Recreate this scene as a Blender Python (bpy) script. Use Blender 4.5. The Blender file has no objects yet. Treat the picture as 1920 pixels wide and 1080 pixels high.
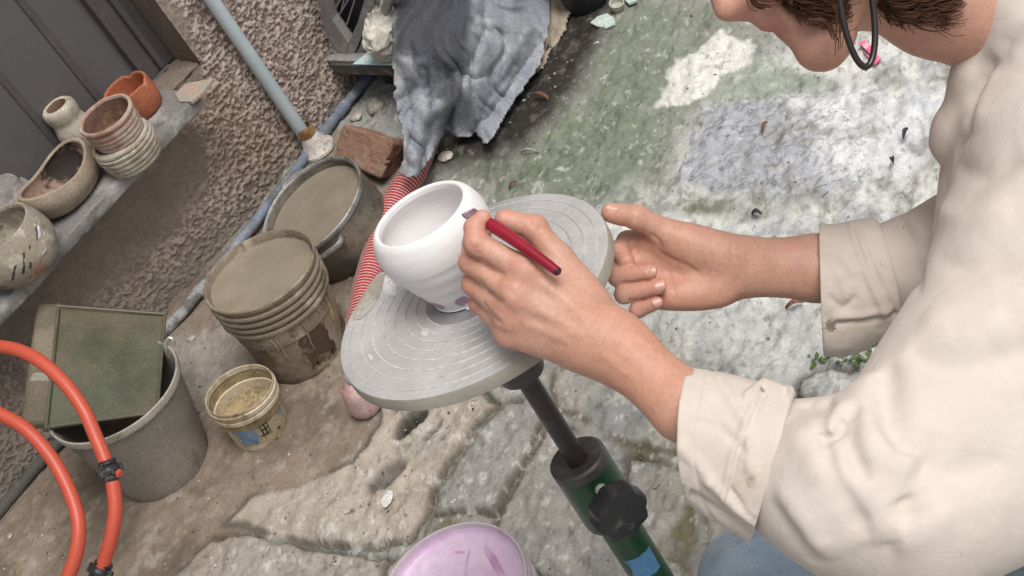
import bpy, math, random
import numpy as np
from mathutils import Matrix, Vector

random.seed(7)
RNG = np.random.default_rng(7)
SC = bpy.context.scene
COL = SC.collection

# ------------------------------------------------------------------ camera
FPX, PITCH, ROLL, CAMH = 2600.0, math.radians(40), math.radians(31.5), 1.85
FW = np.array([0, math.cos(PITCH), -math.sin(PITCH)])
_R0 = np.array([1.0, 0, 0]); _D0 = np.array([0, -math.sin(PITCH), -math.cos(PITCH)])
CX = math.cos(ROLL) * _R0 + math.sin(ROLL) * _D0          # picture right
CY = -math.sin(ROLL) * _R0 + math.cos(ROLL) * _D0         # picture down
CAM = np.array([0, 0, CAMH])
cd = bpy.data.cameras.new('camera'); cam = bpy.data.objects.new('camera', cd); COL.objects.link(cam)
cd.sensor_width = 36.0; cd.lens = 36.0 * FPX / 1920.0
cd.clip_start = 0.05; cd.clip_end = 200
M = Matrix.Identity(4)
for i in range(3):
    M[i][0] = CX[i]; M[i][1] = -CY[i]; M[i][2] = -FW[i]; M[i][3] = CAM[i]
cam.matrix_world = M
SC.camera = cam

# ------------------------------------------------------------------ light
w = bpy.data.worlds.new('World'); SC.world = w; w.use_nodes = True
nt = w.node_tree; nt.nodes.clear()
sky = nt.nodes.new('ShaderNodeTexSky'); sky.sky_type = 'NISHITA'; sky.sun_disc = False
SUN_EL, SUN_AZ = math.radians(66), math.radians(140)
sky.sun_elevation = SUN_EL; sky.sun_rotation = SUN_AZ
sky.air_density = 1.0; sky.dust_density = 4.0; sky.ozone_density = 1.0
hs = nt.nodes.new('ShaderNodeHueSaturation'); hs.inputs['Saturation'].default_value = 0.22   # white overcast sky
bg = nt.nodes.new('ShaderNodeBackground'); bg.inputs['Strength'].default_value = 0.115
wo = nt.nodes.new('ShaderNodeOutputWorld')
nt.links.new(sky.outputs[0], hs.inputs['Color']); nt.links.new(hs.outputs[0], bg.inputs[0]); nt.links.new(bg.outputs[0], wo.inputs[0])
sl = bpy.data.lights.new('sun', 'SUN'); sl.energy = 2.0; sl.angle = math.radians(30); sl.color = (1, 0.965, 0.92)
so = bpy.data.objects.new('sun', sl); COL.objects.link(so)
sd = Vector((math.sin(SUN_AZ) * math.cos(SUN_EL), math.cos(SUN_AZ) * math.cos(SUN_EL), math.sin(SUN_EL)))
so.rotation_euler = sd.to_track_quat('Z', 'Y').to_euler(); so.location = (2, -2, 5)
vs = SC.view_settings; vs.view_transform = 'Standard'; vs.look = 'None'; vs.gamma = 1.0; vs.exposure = 0.13
vs.use_curve_mapping = False

# ------------------------------------------------------------------ pixel helpers: photo pixel -> point of the place
def ray(x, y): return FW + (x - 960) / FPX * CX + (y - 540) / FPX * CY
def P(x, y, d): return CAM + ray(x, y) * d
def G(x, y, z=0.0):
    r = ray(x, y); return CAM + r * ((z - CAMH) / r[2])
def dep(p): return float((np.asarray(p) - CAM) @ FW)
def cam2w(v): v = np.asarray(v, float); return v[..., :1] * CX + v[..., 1:2] * CY + v[..., 2:3] * FW + CAM
def pc(x, y, d): return np.array([(x - 960) / FPX * d, (y - 540) / FPX * d, d])   # in camera space
WA = G(0, 950); WT = G(660, 180) - WA; WT /= np.linalg.norm(WT); WN = np.array([WT[1], -WT[0], 0])
def W(x, y, off=0.0):
    r = ray(x, y); return CAM + r * (((WA + WN * off - CAM) @ WN) / (r @ WN))
def wsz(x, y, off=0.0):
    q = W(x, y, off); return float((q - WA) @ WT), float(q[2])
def wpt(s, z, o=0.0): return WA + WT * s + WN * o + np.array([0, 0, z])

# ------------------------------------------------------------------ noise
def _hash(ix, iy, iz, seed):
    n = (ix.astype(np.int64) * 374761393 + iy.astype(np.int64) * 668265263 + iz.astype(np.int64) * 2147483647 + seed * 974711) & 0x7fffffff
    n = (n ^ (n >> 13)) * 1274126177 & 0x7fffffff
    n = n ^ (n >> 16)
    return (n & 0xffff).astype(np.float32) / 32767.5 - 1.0
def vnoise(p, seed=0):
    p = np.asarray(p, np.float32); i = np.floor(p); f = p - i; i = i.astype(np.int64)
    u = f * f * f * (f * (f * 6 - 15) + 10)
    if p.shape[-1] == 2:
        z = np.zeros_like(i[..., 0]); x, y = i[..., 0], i[..., 1]
        a = _hash(x, y, z, seed); b = _hash(x + 1, y, z, seed); c = _hash(x, y + 1, z, seed); d = _hash(x + 1, y + 1, z, seed)
        return (a + (b - a) * u[..., 0]) * (1 - u[..., 1]) + (c + (d - c) * u[..., 0]) * u[..., 1]
    x, y, z = i[..., 0], i[..., 1], i[..., 2]; r = []
    for k in (0, 1):
        a = _hash(x, y, z + k, seed); b = _hash(x + 1, y, z + k, seed); c = _hash(x, y + 1, z + k, seed); d = _hash(x + 1, y + 1, z + k, seed)
        r.append((a + (b - a) * u[..., 0]) * (1 - u[..., 1]) + (c + (d - c) * u[..., 0]) * u[..., 1])
    return r[0] + (r[1] - r[0]) * u[..., 2]
def fbm(p, sc, octs=4, seed=0, gain=0.5):
    p = np.asarray(p, np.float32) * sc; s = 0; a = 1.0; t = 0
    for o in range(octs):
        s = s + a * vnoise(p + 17.3 * o, seed + o * 31); t += a; a *= gain; p = p * 2.03
    return s / t
def sstep(a, b, x):
    t = np.clip((x - a) / (b - a), 0, 1); return t * t * (3 - 2 * t)
def poly_sd(pts, poly):
    """signed distance (negative inside) of N 2D points to a polygon"""
    pts = np.asarray(pts, np.float64); poly = np.asarray(poly, np.float64); n = len(poly)
    d2 = np.full(len(pts), 1e9); ins = np.zeros(len(pts), bool)
    for i in range(n):
        a, b = poly[i], poly[(i + 1) % n]; e = b - a; q = pts - a
        t = np.clip((q @ e) / max(e @ e, 1e-12), 0, 1); r = q - t[:, None] * e
        d2 = np.minimum(d2, (r * r).sum(1))
        c = ((a[1] > pts[:, 1]) != (b[1] > pts[:, 1]))
        if abs(b[1] - a[1]) > 1e-12:
            xi = a[0] + (pts[:, 1] - a[1]) / (b[1] - a[1]) * (b[0] - a[0]); ins ^= c & (pts[:, 0] < xi)
    return np.where(ins, -1, 1) * np.sqrt(d2)
def line_d(pts, line):
    d2 = np.full(len(pts), 1e9)
    for a, b in zip(line[:-1], line[1:]):
        a = np.asarray(a, float); b = np.asarray(b, float); e = b - a; q = pts - a
        t = np.clip((q @ e) / max(e @ e, 1e-12), 0, 1); r = q - t[:, None] * e
        d2 = np.minimum(d2, (r * r).sum(1))
    return np.sqrt(d2)

# ------------------------------------------------------------------ objects
MW = {}
def _apply(o, label, cat, group, kind):
    if label: o['label'] = label
    if cat: o['category'] = cat
    if group: o['group'] = group
    if kind: o['kind'] = kind
def thing(name, label, cat, loc=(0, 0, 0), zaxis=None, xaxis=None, group=None):
    o = bpy.data.objects.new(name, None); COL.objects.link(o); o.empty_display_size = 0.05
    m = Matrix.Identity(4)
    if zaxis is not None:
        z = np.asarray(zaxis, float); z /= np.linalg.norm(z)
        x = np.asarray(xaxis if xaxis is not None else (1, 0, 0), float); x = x - (x @ z) * z; x /= np.linalg.norm(x); y = np.cross(z, x)
        for i in range(3): m[i][0], m[i][1], m[i][2] = x[i], y[i], z[i]
    for i in range(3): m[i][3] = float(loc[i])
    o.matrix_world = m; MW[o.name] = np.array(m)
    _apply(o, label, cat, group, None); return o
def obj(name, vf, mat, parent=None, world=False, smooth=True, label=None, cat=None, group=None, kind=None, angle=40, colors=None):
    V, Fc = vf; V = np.asarray(V, float)
    if parent is not None and world:
        mi = np.linalg.inv(MW[parent.name]); V = V @ mi[:3, :3].T + mi[:3, 3]
    me = bpy.data.meshes.new(name)
    if isinstance(Fc, np.ndarray) and Fc.shape[1] == 4:
        n = len(Fc); me.vertices.add(len(V)); me.vertices.foreach_set('co', V.astype(np.float32).ravel())
        me.loops.add(n * 4); me.loops.foreach_set('vertex_index', Fc.astype(np.int32).ravel())
        me.polygons.add(n); me.polygons.foreach_set('loop_start', np.arange(0, n * 4, 4, dtype=np.int32))
        me.update(calc_edges=True); me.validate()
    else:
        me.from_pydata(V.tolist(), [], [list(map(int, f)) for f in Fc]); me.update()
    if smooth:
        me.shade_smooth()
        if angle: me.set_sharp_from_angle(angle=math.radians(angle))
    if colors is not None:
        ca = me.color_attributes.new('Col', 'FLOAT_COLOR', 'POINT')
        c4 = np.ones((len(V), 4), np.float32); c4[:, :np.shape(colors)[1]] = colors; ca.data.foreach_set('color', c4.ravel())
    me.materials.append(mat)
    o = bpy.data.objects.new(name, me); COL.objects.link(o)
    if parent is not None:
        o.parent = parent; MW[o.name] = MW[parent.name]
    else:
        MW[o.name] = np.eye(4)
    _apply(o, label, cat, group, kind); return o
def join(*vfs):
    V = []; Fs = []; n = 0
    for v, f in vfs:
        V.append(np.asarray(v, float)); Fs += [[i + n for i in q] for q in (f.tolist() if isinstance(f, np.ndarray) else f)]; n += len(v)
    return np.concatenate(V), Fs

# ------------------------------------------------------------------ shapes
def lathe(prof, n=64, wob=None, cap0=False, cap1=False, arc=None):
    prof = np.asarray(prof, float); m = len(prof)
    full = arc is None
    th = np.linspace(0, 2 * np.pi, n, endpoint=False) if full else np.linspace(arc[0], arc[1], n)
    V = np.zeros((m, n, 3))
    for i, (r, z) in enumerate(prof):
        rr = np.full(n, r); zz = np.full(n, z)
        if wob is not None: rr, zz = wob(rr, zz, th, i)
        V[i, :, 0] = rr * np.cos(th); V[i, :, 1] = rr * np.sin(th); V[i, :, 2] = zz
    Fs = []
    for i in range(m - 1):
        for j in range(n if full else n - 1):
            k = (j + 1) % n; Fs.append([i * n + j, i * n + k, (i + 1) * n + k, (i + 1) * n + j])
    if cap0: Fs.append(list(range(n))[::-1])
    if cap1: Fs.append([(m - 1) * n + j for j in range(n)])
    return V.reshape(-1, 3), Fs
def smooth_prof(pts, per=6):
    return spline(np.asarray(pts, float), per)
def spline(pts, per=8, closed=False):
    p = np.asarray(pts, float); n = len(p); out = []
    if closed: idx = lambda i: p[i % n]; segs = n
    else: idx = lambda i: p[i] if 0 <= i < n else (2 * p[0] - p[1] if i < 0 else 2 * p[-1] - p[-2]); segs = n - 1
    for i in range(segs):
        a, b, c, d = idx(i - 1), idx(i), idx(i + 1), idx(i + 2)
        for k in range(per):
            t = k / per
            out.append(0.5 * ((2 * b) + (c - a) * t + (2 * a - 5 * b + 4 * c - d) * t * t + (3 * b - a - 3 * c + d) * t ** 3))
    if not closed: out.append(p[-1])
    return np.array(out)
def tube(pts, r, n=12, caps=True, flat=1.0, closed=False, up=None):
    pts = np.asarray(pts, float); m = len(pts); r = np.broadcast_to(np.asarray(r, float), (m,))
    t = np.gradient(pts, axis=0)
    if closed: t = np.roll(pts, -1, 0) - np.roll(pts, 1, 0)
    t /= np.linalg.norm(t, axis=1)[:, None] + 1e-12
    a = np.array(up if up is not None else ([0, 0, 1] if abs(t[0][2]) < 0.9 else [1, 0, 0]), float)
    nrm = a - (a @ t[0]) * t[0]; nrm /= np.linalg.norm(nrm)
    th = np.linspace(0, 2 * np.pi, n, endpoint=False); V = np.zeros((m, n, 3))
    for i in range(m):
        nrm = nrm - (nrm @ t[i]) * t[i]; nrm /= np.linalg.norm(nrm); b = np.cross(t[i], nrm)
        V[i] = pts[i] + r[i] * (np.cos(th)[:, None] * nrm + flat * np.sin(th)[:, None] * b)
    Fs = []
    for i in range(m if closed else m - 1):
        i2 = (i + 1) % m
        for j in range(n):
            k = (j + 1) % n; Fs.append([i * n + j, i * n + k, i2 * n + k, i2 * n + j])
    if caps and not closed: Fs.append(list(range(n))[::-1]); Fs.append([(m - 1) * n + j for j in range(n)])
    return V.reshape(-1, 3), Fs
def hexa(c8):
    """8 corners: bottom 0-3, top 4-7"""
    return np.asarray(c8, float), [[3, 2, 1, 0], [4, 5, 6, 7], [0, 1, 5, 4], [1, 2, 6, 5], [2, 3, 7, 6], [3, 0, 4, 7]]
def box(lo, hi):
    (x0, y0, z0), (x1, y1, z1) = lo, hi
    return hexa([(x0, y0, z0), (x1, y0, z0), (x1, y1, z0), (x0, y1, z0), (x0, y0, z1), (x1, y0, z1), (x1, y1, z1), (x0, y1, z1)])
def bevel(o, w=0.004, seg=2):
    m = o.modifiers.new('bevel', 'BEVEL'); m.width = w; m.segments = seg; m.limit_method = 'ANGLE'; return o
def extrude(poly, vec):
    """polygon (N x 3) pushed along vec"""
    p = np.asarray(poly, float); n = len(p); V = np.concatenate([p, p + np.asarray(vec, float)])
    Fs = [list(range(n))[::-1], [n + i for i in range(n)]] + [[i, (i + 1) % n, n + (i + 1) % n, n + i] for i in range(n)]
    return V, Fs
def rough_box(vf, cuts, amp, sc, seed):
    """subdivide a hexahedron into a lattice skin and roughen it"""
    V, _ = vf; pts = []; Fs = []; n = 0
    for q in ([3, 2, 1, 0], [4, 5, 6, 7], [0, 1, 5, 4], [1, 2, 6, 5], [2, 3, 7, 6], [3, 0, 4, 7]):
        a, b, c, d = (V[i] for i in q); k = cuts + 1
        u = np.linspace(0, 1, k)
        g = (a * (1 - u)[:, None, None] * (1 - u)[None, :, None] + b * u[:, None, None] * (1 - u)[None, :, None]
             + c * u[:, None, None] * u[None, :, None] + d * (1 - u)[:, None, None] * u[None, :, None])
        pts.append(g.reshape(-1, 3))
        for i in range(cuts):
            for j in range(cuts): Fs.append([n + i * k + j, n + (i + 1) * k + j, n + (i + 1) * k + j + 1, n + i * k + j + 1])
        n += k * k
    X = np.concatenate(pts)
    key = np.round(X, 5); _, inv = np.unique(key, axis=0, return_inverse=True); inv = inv.ravel()
    m = inv.max() + 1; Y = np.zeros((m, 3)); Y[inv] = X
    c = V.mean(0); dirs = Y - c; L = np.linalg.norm(dirs, axis=1).max()
    ext = np.abs(V - c).max(0) + 1e-9
    # round the corners
    q = np.sort(np.abs(np.linalg.solve(np.stack([(V[1] - V[0]) / 2, (V[3] - V[0]) / 2, (V[4] - V[0]) / 2], 1), dirs.T).T), axis=1)
    rnd = np.clip(q[:, 1] - 0.8, 0, 1) / 0.2
    Y = c + dirs * (1 - 0.05 * rnd[:, None] ** 2)
    off = np.stack([fbm(Y, sc, 4, seed), fbm(Y, sc, 4, seed + 5), fbm(Y, sc, 4, seed + 9)], 1) * amp
    pit = np.clip(fbm(Y, sc * 3, 2, seed + 3) - 0.35, 0, 1)[:, None] * dirs / L * -amp * 6
    return Y + off + pit, [[int(inv[i]) for i in f] for f in Fs]

# ------------------------------------------------------------------ implicit bodies (camera-space grids, metres)
class Vol:
    def __init__(s, lo, hi, h):
        s.lo = np.asarray(lo, np.float32); s.h = h
        s.n = np.ceil((np.asarray(hi) - s.lo) / h).astype(int) + 1
        s.d = np.full(s.n, 9.0, np.float32)
    def _sl(s, a, b):
        i0 = np.clip(np.floor((a - s.lo) / s.h).astype(int), 0, s.n); i1 = np.clip(np.ceil((b - s.lo) / s.h).astype(int) + 1, 0, s.n)
        sl = tuple(slice(p, q) for p, q in zip(i0, i1))
        ax = [s.lo[k] + s.h * np.arange(i0[k], i1[k], dtype=np.float32) for k in range(3)]
        return sl, np.meshgrid(*ax, indexing='ij')
    def _mix(s, sl, e, k, op):
        d = s.d[sl]
        if op == 'add':
            hh = np.clip(k - np.abs(d - e), 0, None) / max(k, 1e-6); s.d[sl] = np.minimum(d, e) - hh * hh * k * 0.25
        elif op == 'sub':
            e = -e; hh = np.clip(k - np.abs(d - e), 0, None) / max(k, 1e-6); s.d[sl] = np.maximum(d, e) + hh * hh * k * 0.25
    def cap(s, a, b, ra, rb=None, k=0.008, op='add', flat=None):
        """tapered capsule; flat = (axis vector, factor): squeezes along that axis"""
        rb = ra if rb is None else rb; a = np.asarray(a, np.float32); b = np.asarray(b, np.float32); m = max(ra, rb) * (1.0 if flat is None else max(1, 1 / flat[1])) + k + 4 * s.h
        sl, (x, y, z) = s._sl(np.minimum(a, b) - m, np.maximum(a, b) + m)
        if x.size == 0: return
        e = b - a; L = float(e @ e) + 1e-12
        px, py, pz = x - a[0], y - a[1], z - a[2]
        t = np.clip((px * e[0] + py * e[1] + pz * e[2]) / L, 0, 1)
        dx, dy, dz = px - t * e[0], py - t * e[1], pz - t * e[2]
        if flat is not None:
            v = np.asarray(flat[0], np.float32); v = v / np.linalg.norm(v); q = (dx * v[0] + dy * v[1] + dz * v[2]) * (1 / flat[1] - 1)
            dx, dy, dz = dx + q * v[0], dy + q * v[1], dz + q * v[2]
        s._mix(sl, np.sqrt(dx * dx + dy * dy + dz * dz) - (ra + (rb - ra) * t), k, op)
    def chain(s, pts, rs, k=0.008, kk=0.004, flat=None):
        for i in range(len(pts) - 1): s.cap(pts[i], pts[i + 1], rs[i], rs[i + 1], k if i == 0 else kk, flat=flat)
    def ell(s, c, r, R=None, k=0.01, op='add'):
        c = np.asarray(c, np.float32); r = np.asarray(r, np.float32); m = r.max() + k + 4 * s.h
        sl, (x, y, z) = s._sl(c - m, c + m)
        if x.size == 0: return
        p = np.stack([x - c[0], y - c[1], z - c[2]], -1)
        if R is not None: p = p @ np.asarray(R, np.float32)
        q = p / r; k0 = np.sqrt((q * q).sum(-1)); q2 = p / (r * r); k1 = np.sqrt((q2 * q2).sum(-1))
        s._mix(sl, np.where(k1 > 1e-9, k0 * (k0 - 1) / np.maximum(k1, 1e-9), -r.min()), k, op)
    def hit(s, x, y):
        """depth where the sight line of a photo pixel meets the body"""
        dd = np.arange(s.lo[2], s.lo[2] + s.h * (s.n[2] - 1), s.h * 0.5)
        p = np.stack([(x - 960) / FPX * dd, (y - 540) / FPX * dd, dd], 1)
        i = np.round((p - s.lo) / s.h).astype(int); ok = ((i >= 0) & (i < s.n)).all(1)
        i = np.clip(i, 0, s.n - 1); v = np.where(ok, s.d[i[:, 0], i[:, 1], i[:, 2]], 9)
        j = np.nonzero(v < 0)[0]
        return None if len(j) == 0 else p[j[0]]
    def fold(s, px, width, amp, per=5, sharp=False):
        """crease (amp < 0) or ridge (amp > 0) running over the surface under the photo polyline"""
        q = [s.hit(*a) for a in spline(np.asarray(px, float), per)]; q = [a for a in q if a is not None]
        if len(q) < 2: return
        q = np.array(q); m = width * 3 + 2 * s.h
        sl, (x, y, z) = s._sl(q.min(0) - m, q.max(0) + m)
        if x.size == 0: return
        pts = np.stack([x.ravel(), y.ravel(), z.ravel()], 1); near = np.abs(s.d[sl].ravel()) < width * 2 + 0.01
        sub = pts[near]; d2 = np.full(len(sub), 9.0, np.float32); ft = np.ones(len(sub), np.float32); n = len(q) - 1
        for i in range(n):
            e = q[i + 1] - q[i]; u = sub - q[i]; t = np.clip((u @ e) / (e @ e + 1e-12), 0, 1); r = u - t[:, None] * e; rr = (r * r).sum(1)
            b = rr < d2; d2[b] = rr[b]; g = (i + t) / n; ft[b] = np.clip(np.minimum(g, 1 - g)[b] * 5, 0, 1)
        f = s.d[sl].ravel().copy(); f[near] -= amp * ft * (np.exp(-(np.sqrt(d2 + 1e-6) - .001) / width) if sharp else np.exp(-d2 / (width * width))); s.d[sl] = f.reshape(x.shape)
    def ridge(s, px, r, lift, k=.004, per=4):
        """rounded fold of cloth standing `lift` proud of the surface, with sharp valleys along its sides"""
        pts = []; 
        for a in spline(np.asarray(px, float), per):
            h = s.hit(*a)
            if h is None: continue
            i = np.clip(np.round((h - s.lo) / s.h).astype(int), 3, s.n - 4)
            g = np.array([s.d[i[0] + 3, i[1], i[2]] - s.d[i[0] - 3, i[1], i[2]], s.d[i[0], i[1] + 3, i[2]] - s.d[i[0], i[1] - 3, i[2]], s.d[i[0], i[1], i[2] + 3] - s.d[i[0], i[1], i[2] - 3]]); g /= np.linalg.norm(g) + 1e-9
            pts.append((h, g))
        m = len(pts)
        for j in range(m): pts[j] = pts[j] + (min(1, .25 + 1.5 * math.sin(math.pi * (j + .5) / m)),)
        c = [h - g * (r - lift * e) for h, g, e in pts]
        for j in range(m - 1): s.cap(c[j], c[j + 1], r, r, k)
    def bump(s, sc, amp, octs=3, seed=0, band=0.02, aniso=(1, 1, 1)):
        i = np.nonzero(np.abs(s.d) < band); p = s.lo + s.h * np.stack(i, 1).astype(np.float32)
        s.d[i] += amp * fbm(p * np.asarray(aniso, np.float32), sc, octs, seed)
    def mesh(s, relax=1):
        d = s.d; n = s.n; S = d < 0; cn = n - 1; tot = int(cn[0] * cn[1] * cn[2])
        lin = lambda i, j, k: (i * cn[1] + j) * cn[2] + k
        cells = []; poss = []; quads = []
        for ax in range(3):
            a = [slice(None)] * 3; b = [slice(None)] * 3; a[ax] = slice(0, -1); b[ax] = slice(1, None)
            I = np.array(np.nonzero(S[tuple(a)] != S[tuple(b)]))
            o1, o2 = [(1, 2), (2, 0), (0, 1)][ax]
            ok = (I[o1] > 0) & (I[o2] > 0) & (I[o1] < cn[o1]) & (I[o2] < cn[o2]); I = I[:, ok]
            J = I.copy(); J[ax] += 1; da = d[tuple(I)]; db = d[tuple(J)]; t = da / (da - db)
            pos = I.astype(np.float32).T.copy(); pos[:, ax] += t
            q = []
            for u, v in ((-1, -1), (0, -1), (0, 0), (-1, 0)):
                K = I.copy(); K[o1] += u; K[o2] += v; c = lin(*K); q.append(c); cells.append(c); poss.append(pos)
            q = np.stack(q, 1); fl = ~S[tuple(I)]; q[fl] = q[fl][:, ::-1]; quads.append(q)
        cells = np.concatenate(cells); poss = np.concatenate(poss); quads = np.concatenate(quads)
        uq, inv = np.unique(cells, return_inverse=True); cnt = np.bincount(inv)
        V = np.stack([np.bincount(inv, weights=poss[:, k]) / cnt for k in range(3)], 1)
        Fq = np.searchsorted(uq, quads)
        for _ in range(relax):
            acc = np.zeros_like(V); c = np.zeros(len(V))
            for x, y in ((0, 1), (1, 2), (2, 3), (3, 0)):
                for u, v in ((x, y), (y, x)):
                    for k in range(3): acc[:, k] += np.bincount(Fq[:, u], weights=V[Fq[:, v], k], minlength=len(V))
                    c += np.bincount(Fq[:, u], minlength=len(V))
            V = 0.4 * V + 0.6 * acc / np.maximum(c, 1)[:, None]
        return cam2w(s.lo + s.h * V), Fq

# ------------------------------------------------------------------ materials
def mat(name, c, rough=0.8, spots=(), bump=0.3, bscale=120, bdist=0.002, fine=0.25, fscale=180, sss=0, spec=0.35, attr=False, metal=0, extra_bump=None, wrinkle=None, coat=0, sheen=0):
    """base colour, then spots = (colour, noise scale, threshold, softness, detail) mixed over it, plus fine grain and relief"""
    m = bpy.data.materials.new(name); m.use_nodes = True; nt = m.node_tree; N = nt.nodes; L = nt.links
    b = N['Principled BSDF']; b.inputs['Roughness'].default_value = rough; b.inputs['Specular IOR Level'].default_value = spec
    b.inputs['Metallic'].default_value = metal; b.inputs['Coat Weight'].default_value = coat; b.inputs['Sheen Weight'].default_value = sheen
    tc = N.new('ShaderNodeTexCoord').outputs['Object']
    if attr:
        a = N.new('ShaderNodeVertexColor'); a.layer_name = 'Col'; cur = a.outputs[0]
    else:
        r = N.new('ShaderNodeRGB'); r.outputs[0].default_value = (*c, 1); cur = r.outputs[0]
    for k, sp in enumerate(spots):
        col, sc, th, so = sp[:4]; det = sp[4] if len(sp) > 4 else 5
        n = N.new('ShaderNodeTexNoise'); n.inputs['Scale'].default_value = sc; n.inputs['Detail'].default_value = det; n.inputs['Roughness'].default_value = 0.62
        mp = N.new('ShaderNodeMapping'); mp.inputs['Location'].default_value = (k * 3.7, k * 1.9, k * 5.3)
        if len(sp) > 5: mp.inputs['Scale'].default_value = sp[5]
        L.new(tc, mp.inputs[0]); L.new(mp.outputs[0], n.inputs['Vector'])
        mr = N.new('ShaderNodeMapRange'); mr.inputs[1].default_value = th - so; mr.inputs[2].default_value = th + so; mr.interpolation_type = 'SMOOTHSTEP'
        L.new(n.outputs[0], mr.inputs[0])
        mx = N.new('ShaderNodeMix'); mx.data_type = 'RGBA'; mx.inputs[7].default_value = (*col, 1)
        L.new(mr.outputs[0], mx.inputs[0]); L.new(cur, mx.inputs[6]); cur = mx.outputs[2]
    if fine:
        n = N.new('ShaderNodeTexNoise'); n.inputs['Scale'].default_value = fscale; n.inputs['Detail'].default_value = 4; n.inputs['Roughness'].default_value = 0.7; L.new(tc, n.inputs['Vector'])
        mr = N.new('ShaderNodeMapRange'); mr.inputs[1].default_value = 0.3; mr.inputs[2].default_value = 0.7; mr.inputs[3].default_value = 1 - fine; mr.inputs[4].default_value = 1 + fine
        L.new(n.outputs[0], mr.inputs[0])
        mx = N.new('ShaderNodeVectorMath'); mx.operation = 'SCALE'; L.new(cur, mx.inputs[0]); L.new(mr.outputs[0], mx.inputs['Scale']); cur = mx.outputs[0]
    L.new(cur, b.inputs['Base Color'])
    hsum = None
    if extra_bump:
        # flaked, layered break-lines: a noise cut into terraces
        sc, steps, dist, stre = extra_bump
        n0 = N.new('ShaderNodeTexNoise'); n0.inputs['Scale'].default_value = sc; n0.inputs['Detail'].default_value = 9; n0.inputs['Roughness'].default_value = 0.66; n0.inputs['Distortion'].default_value = 0.6
        mp = N.new('ShaderNodeMapping'); mp.inputs['Rotation'].default_value = (0, 0, 0.6); mp.inputs['Scale'].default_value = (1, 2.1, 1); L.new(tc, mp.inputs[0]); L.new(mp.outputs[0], n0.inputs['Vector'])
        mu = N.new('ShaderNodeMath'); mu.operation = 'MULTIPLY'; mu.inputs[1].default_value = steps; L.new(n0.outputs[0], mu.inputs[0])
        flo = N.new('ShaderNodeMath'); flo.operation = 'FLOOR'; L.new(mu.outputs[0], flo.inputs[0])
        fra = N.new('ShaderNodeMath'); fra.operation = 'FRACT'; L.new(mu.outputs[0], fra.inputs[0])
        mr = N.new('ShaderNodeMapRange'); mr.interpolation_type = 'SMOOTHSTEP'; mr.inputs[1].default_value = 0.72; mr.inputs[2].default_value = 1.0; L.new(fra.outputs[0], mr.inputs[0])
        ad = N.new('ShaderNodeMath'); ad.operation = 'ADD'; L.new(flo.outputs[0], ad.inputs[0]); L.new(mr.outputs[0], ad.inputs[1])
        bp0 = N.new('ShaderNodeBump'); bp0.inputs['Strength'].default_value = stre; bp0.inputs['Distance'].default_value = dist
        if attr: L.new(a.outputs['Alpha'], bp0.inputs['Strength'])
        L.new(ad.outputs[0], bp0.inputs['Height']); hsum = bp0
        L.new(bp0.outputs[0], b.inputs['Normal'])
    if wrinkle:
        sc, dist, stre, stretch = wrinkle
        for q_ in range(2):
            n0 = N.new('ShaderNodeTexNoise'); n0.inputs['Scale'].default_value = sc * (1 + 1.3 * q_); n0.inputs['Detail'].default_value = 2; n0.inputs['Distortion'].default_value = 0.8
            mp = N.new('ShaderNodeMapping'); mp.inputs['Rotation'].default_value = (0.4, 0.9 * q_ + 0.3, 0.7 + q_); mp.inputs['Scale'].default_value = stretch; L.new(tc, mp.inputs[0]); L.new(mp.outputs[0], n0.inputs['Vector'])
            su = N.new('ShaderNodeMath'); su.operation = 'SUBTRACT'; su.inputs[1].default_value = 0.5; L.new(n0.outputs[0], su.inputs[0])
            ab = N.new('ShaderNodeMath'); ab.operation = 'ABSOLUTE'; L.new(su.outputs[0], ab.inputs[0])
            mr = N.new('ShaderNodeMapRange'); mr.interpolation_type = 'SMOOTHSTEP'; mr.inputs[1].default_value = 0.0; mr.inputs[2].default_value = 0.07; L.new(ab.outputs[0], mr.inputs[0])
            bp0 = N.new('ShaderNodeBump'); bp0.inputs['Strength'].default_value = stre; bp0.inputs['Distance'].default_value = dist / (1 + q_); L.new(mr.outputs[0], bp0.inputs['Height'])
            if hsum is not None: L.new(hsum.outputs[0], bp0.inputs['Normal'])
            hsum = bp0; L.new(bp0.outputs[0], b.inputs['Normal'])
    if bump:
        n = N.new('ShaderNodeTexNoise'); n.inputs['Scale'].default_value = bscale; n.inputs['Detail'].default_value = 6; n.inputs['Roughness'].default_value = 0.65; L.new(tc, n.inputs['Vector'])
        bp = N.new('ShaderNodeBump'); bp.inputs['Strength'].default_value = bump; bp.inputs['Distance'].default_value = bdist
        L.new(n.outputs[0], bp.inputs['Height']); L.new(bp.outputs[0], b.inputs['Normal'])
        if hsum is not None: L.new(hsum.outputs[0], bp.inputs['Normal'])
    if sss:
        b.inputs['Subsurface Weight'].default_value = sss; b.inputs['Subsurface Radius'].default_value = (1.0, 0.35, 0.2); b.inputs['Subsurface Scale'].default_value = 0.006
    return m
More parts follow.
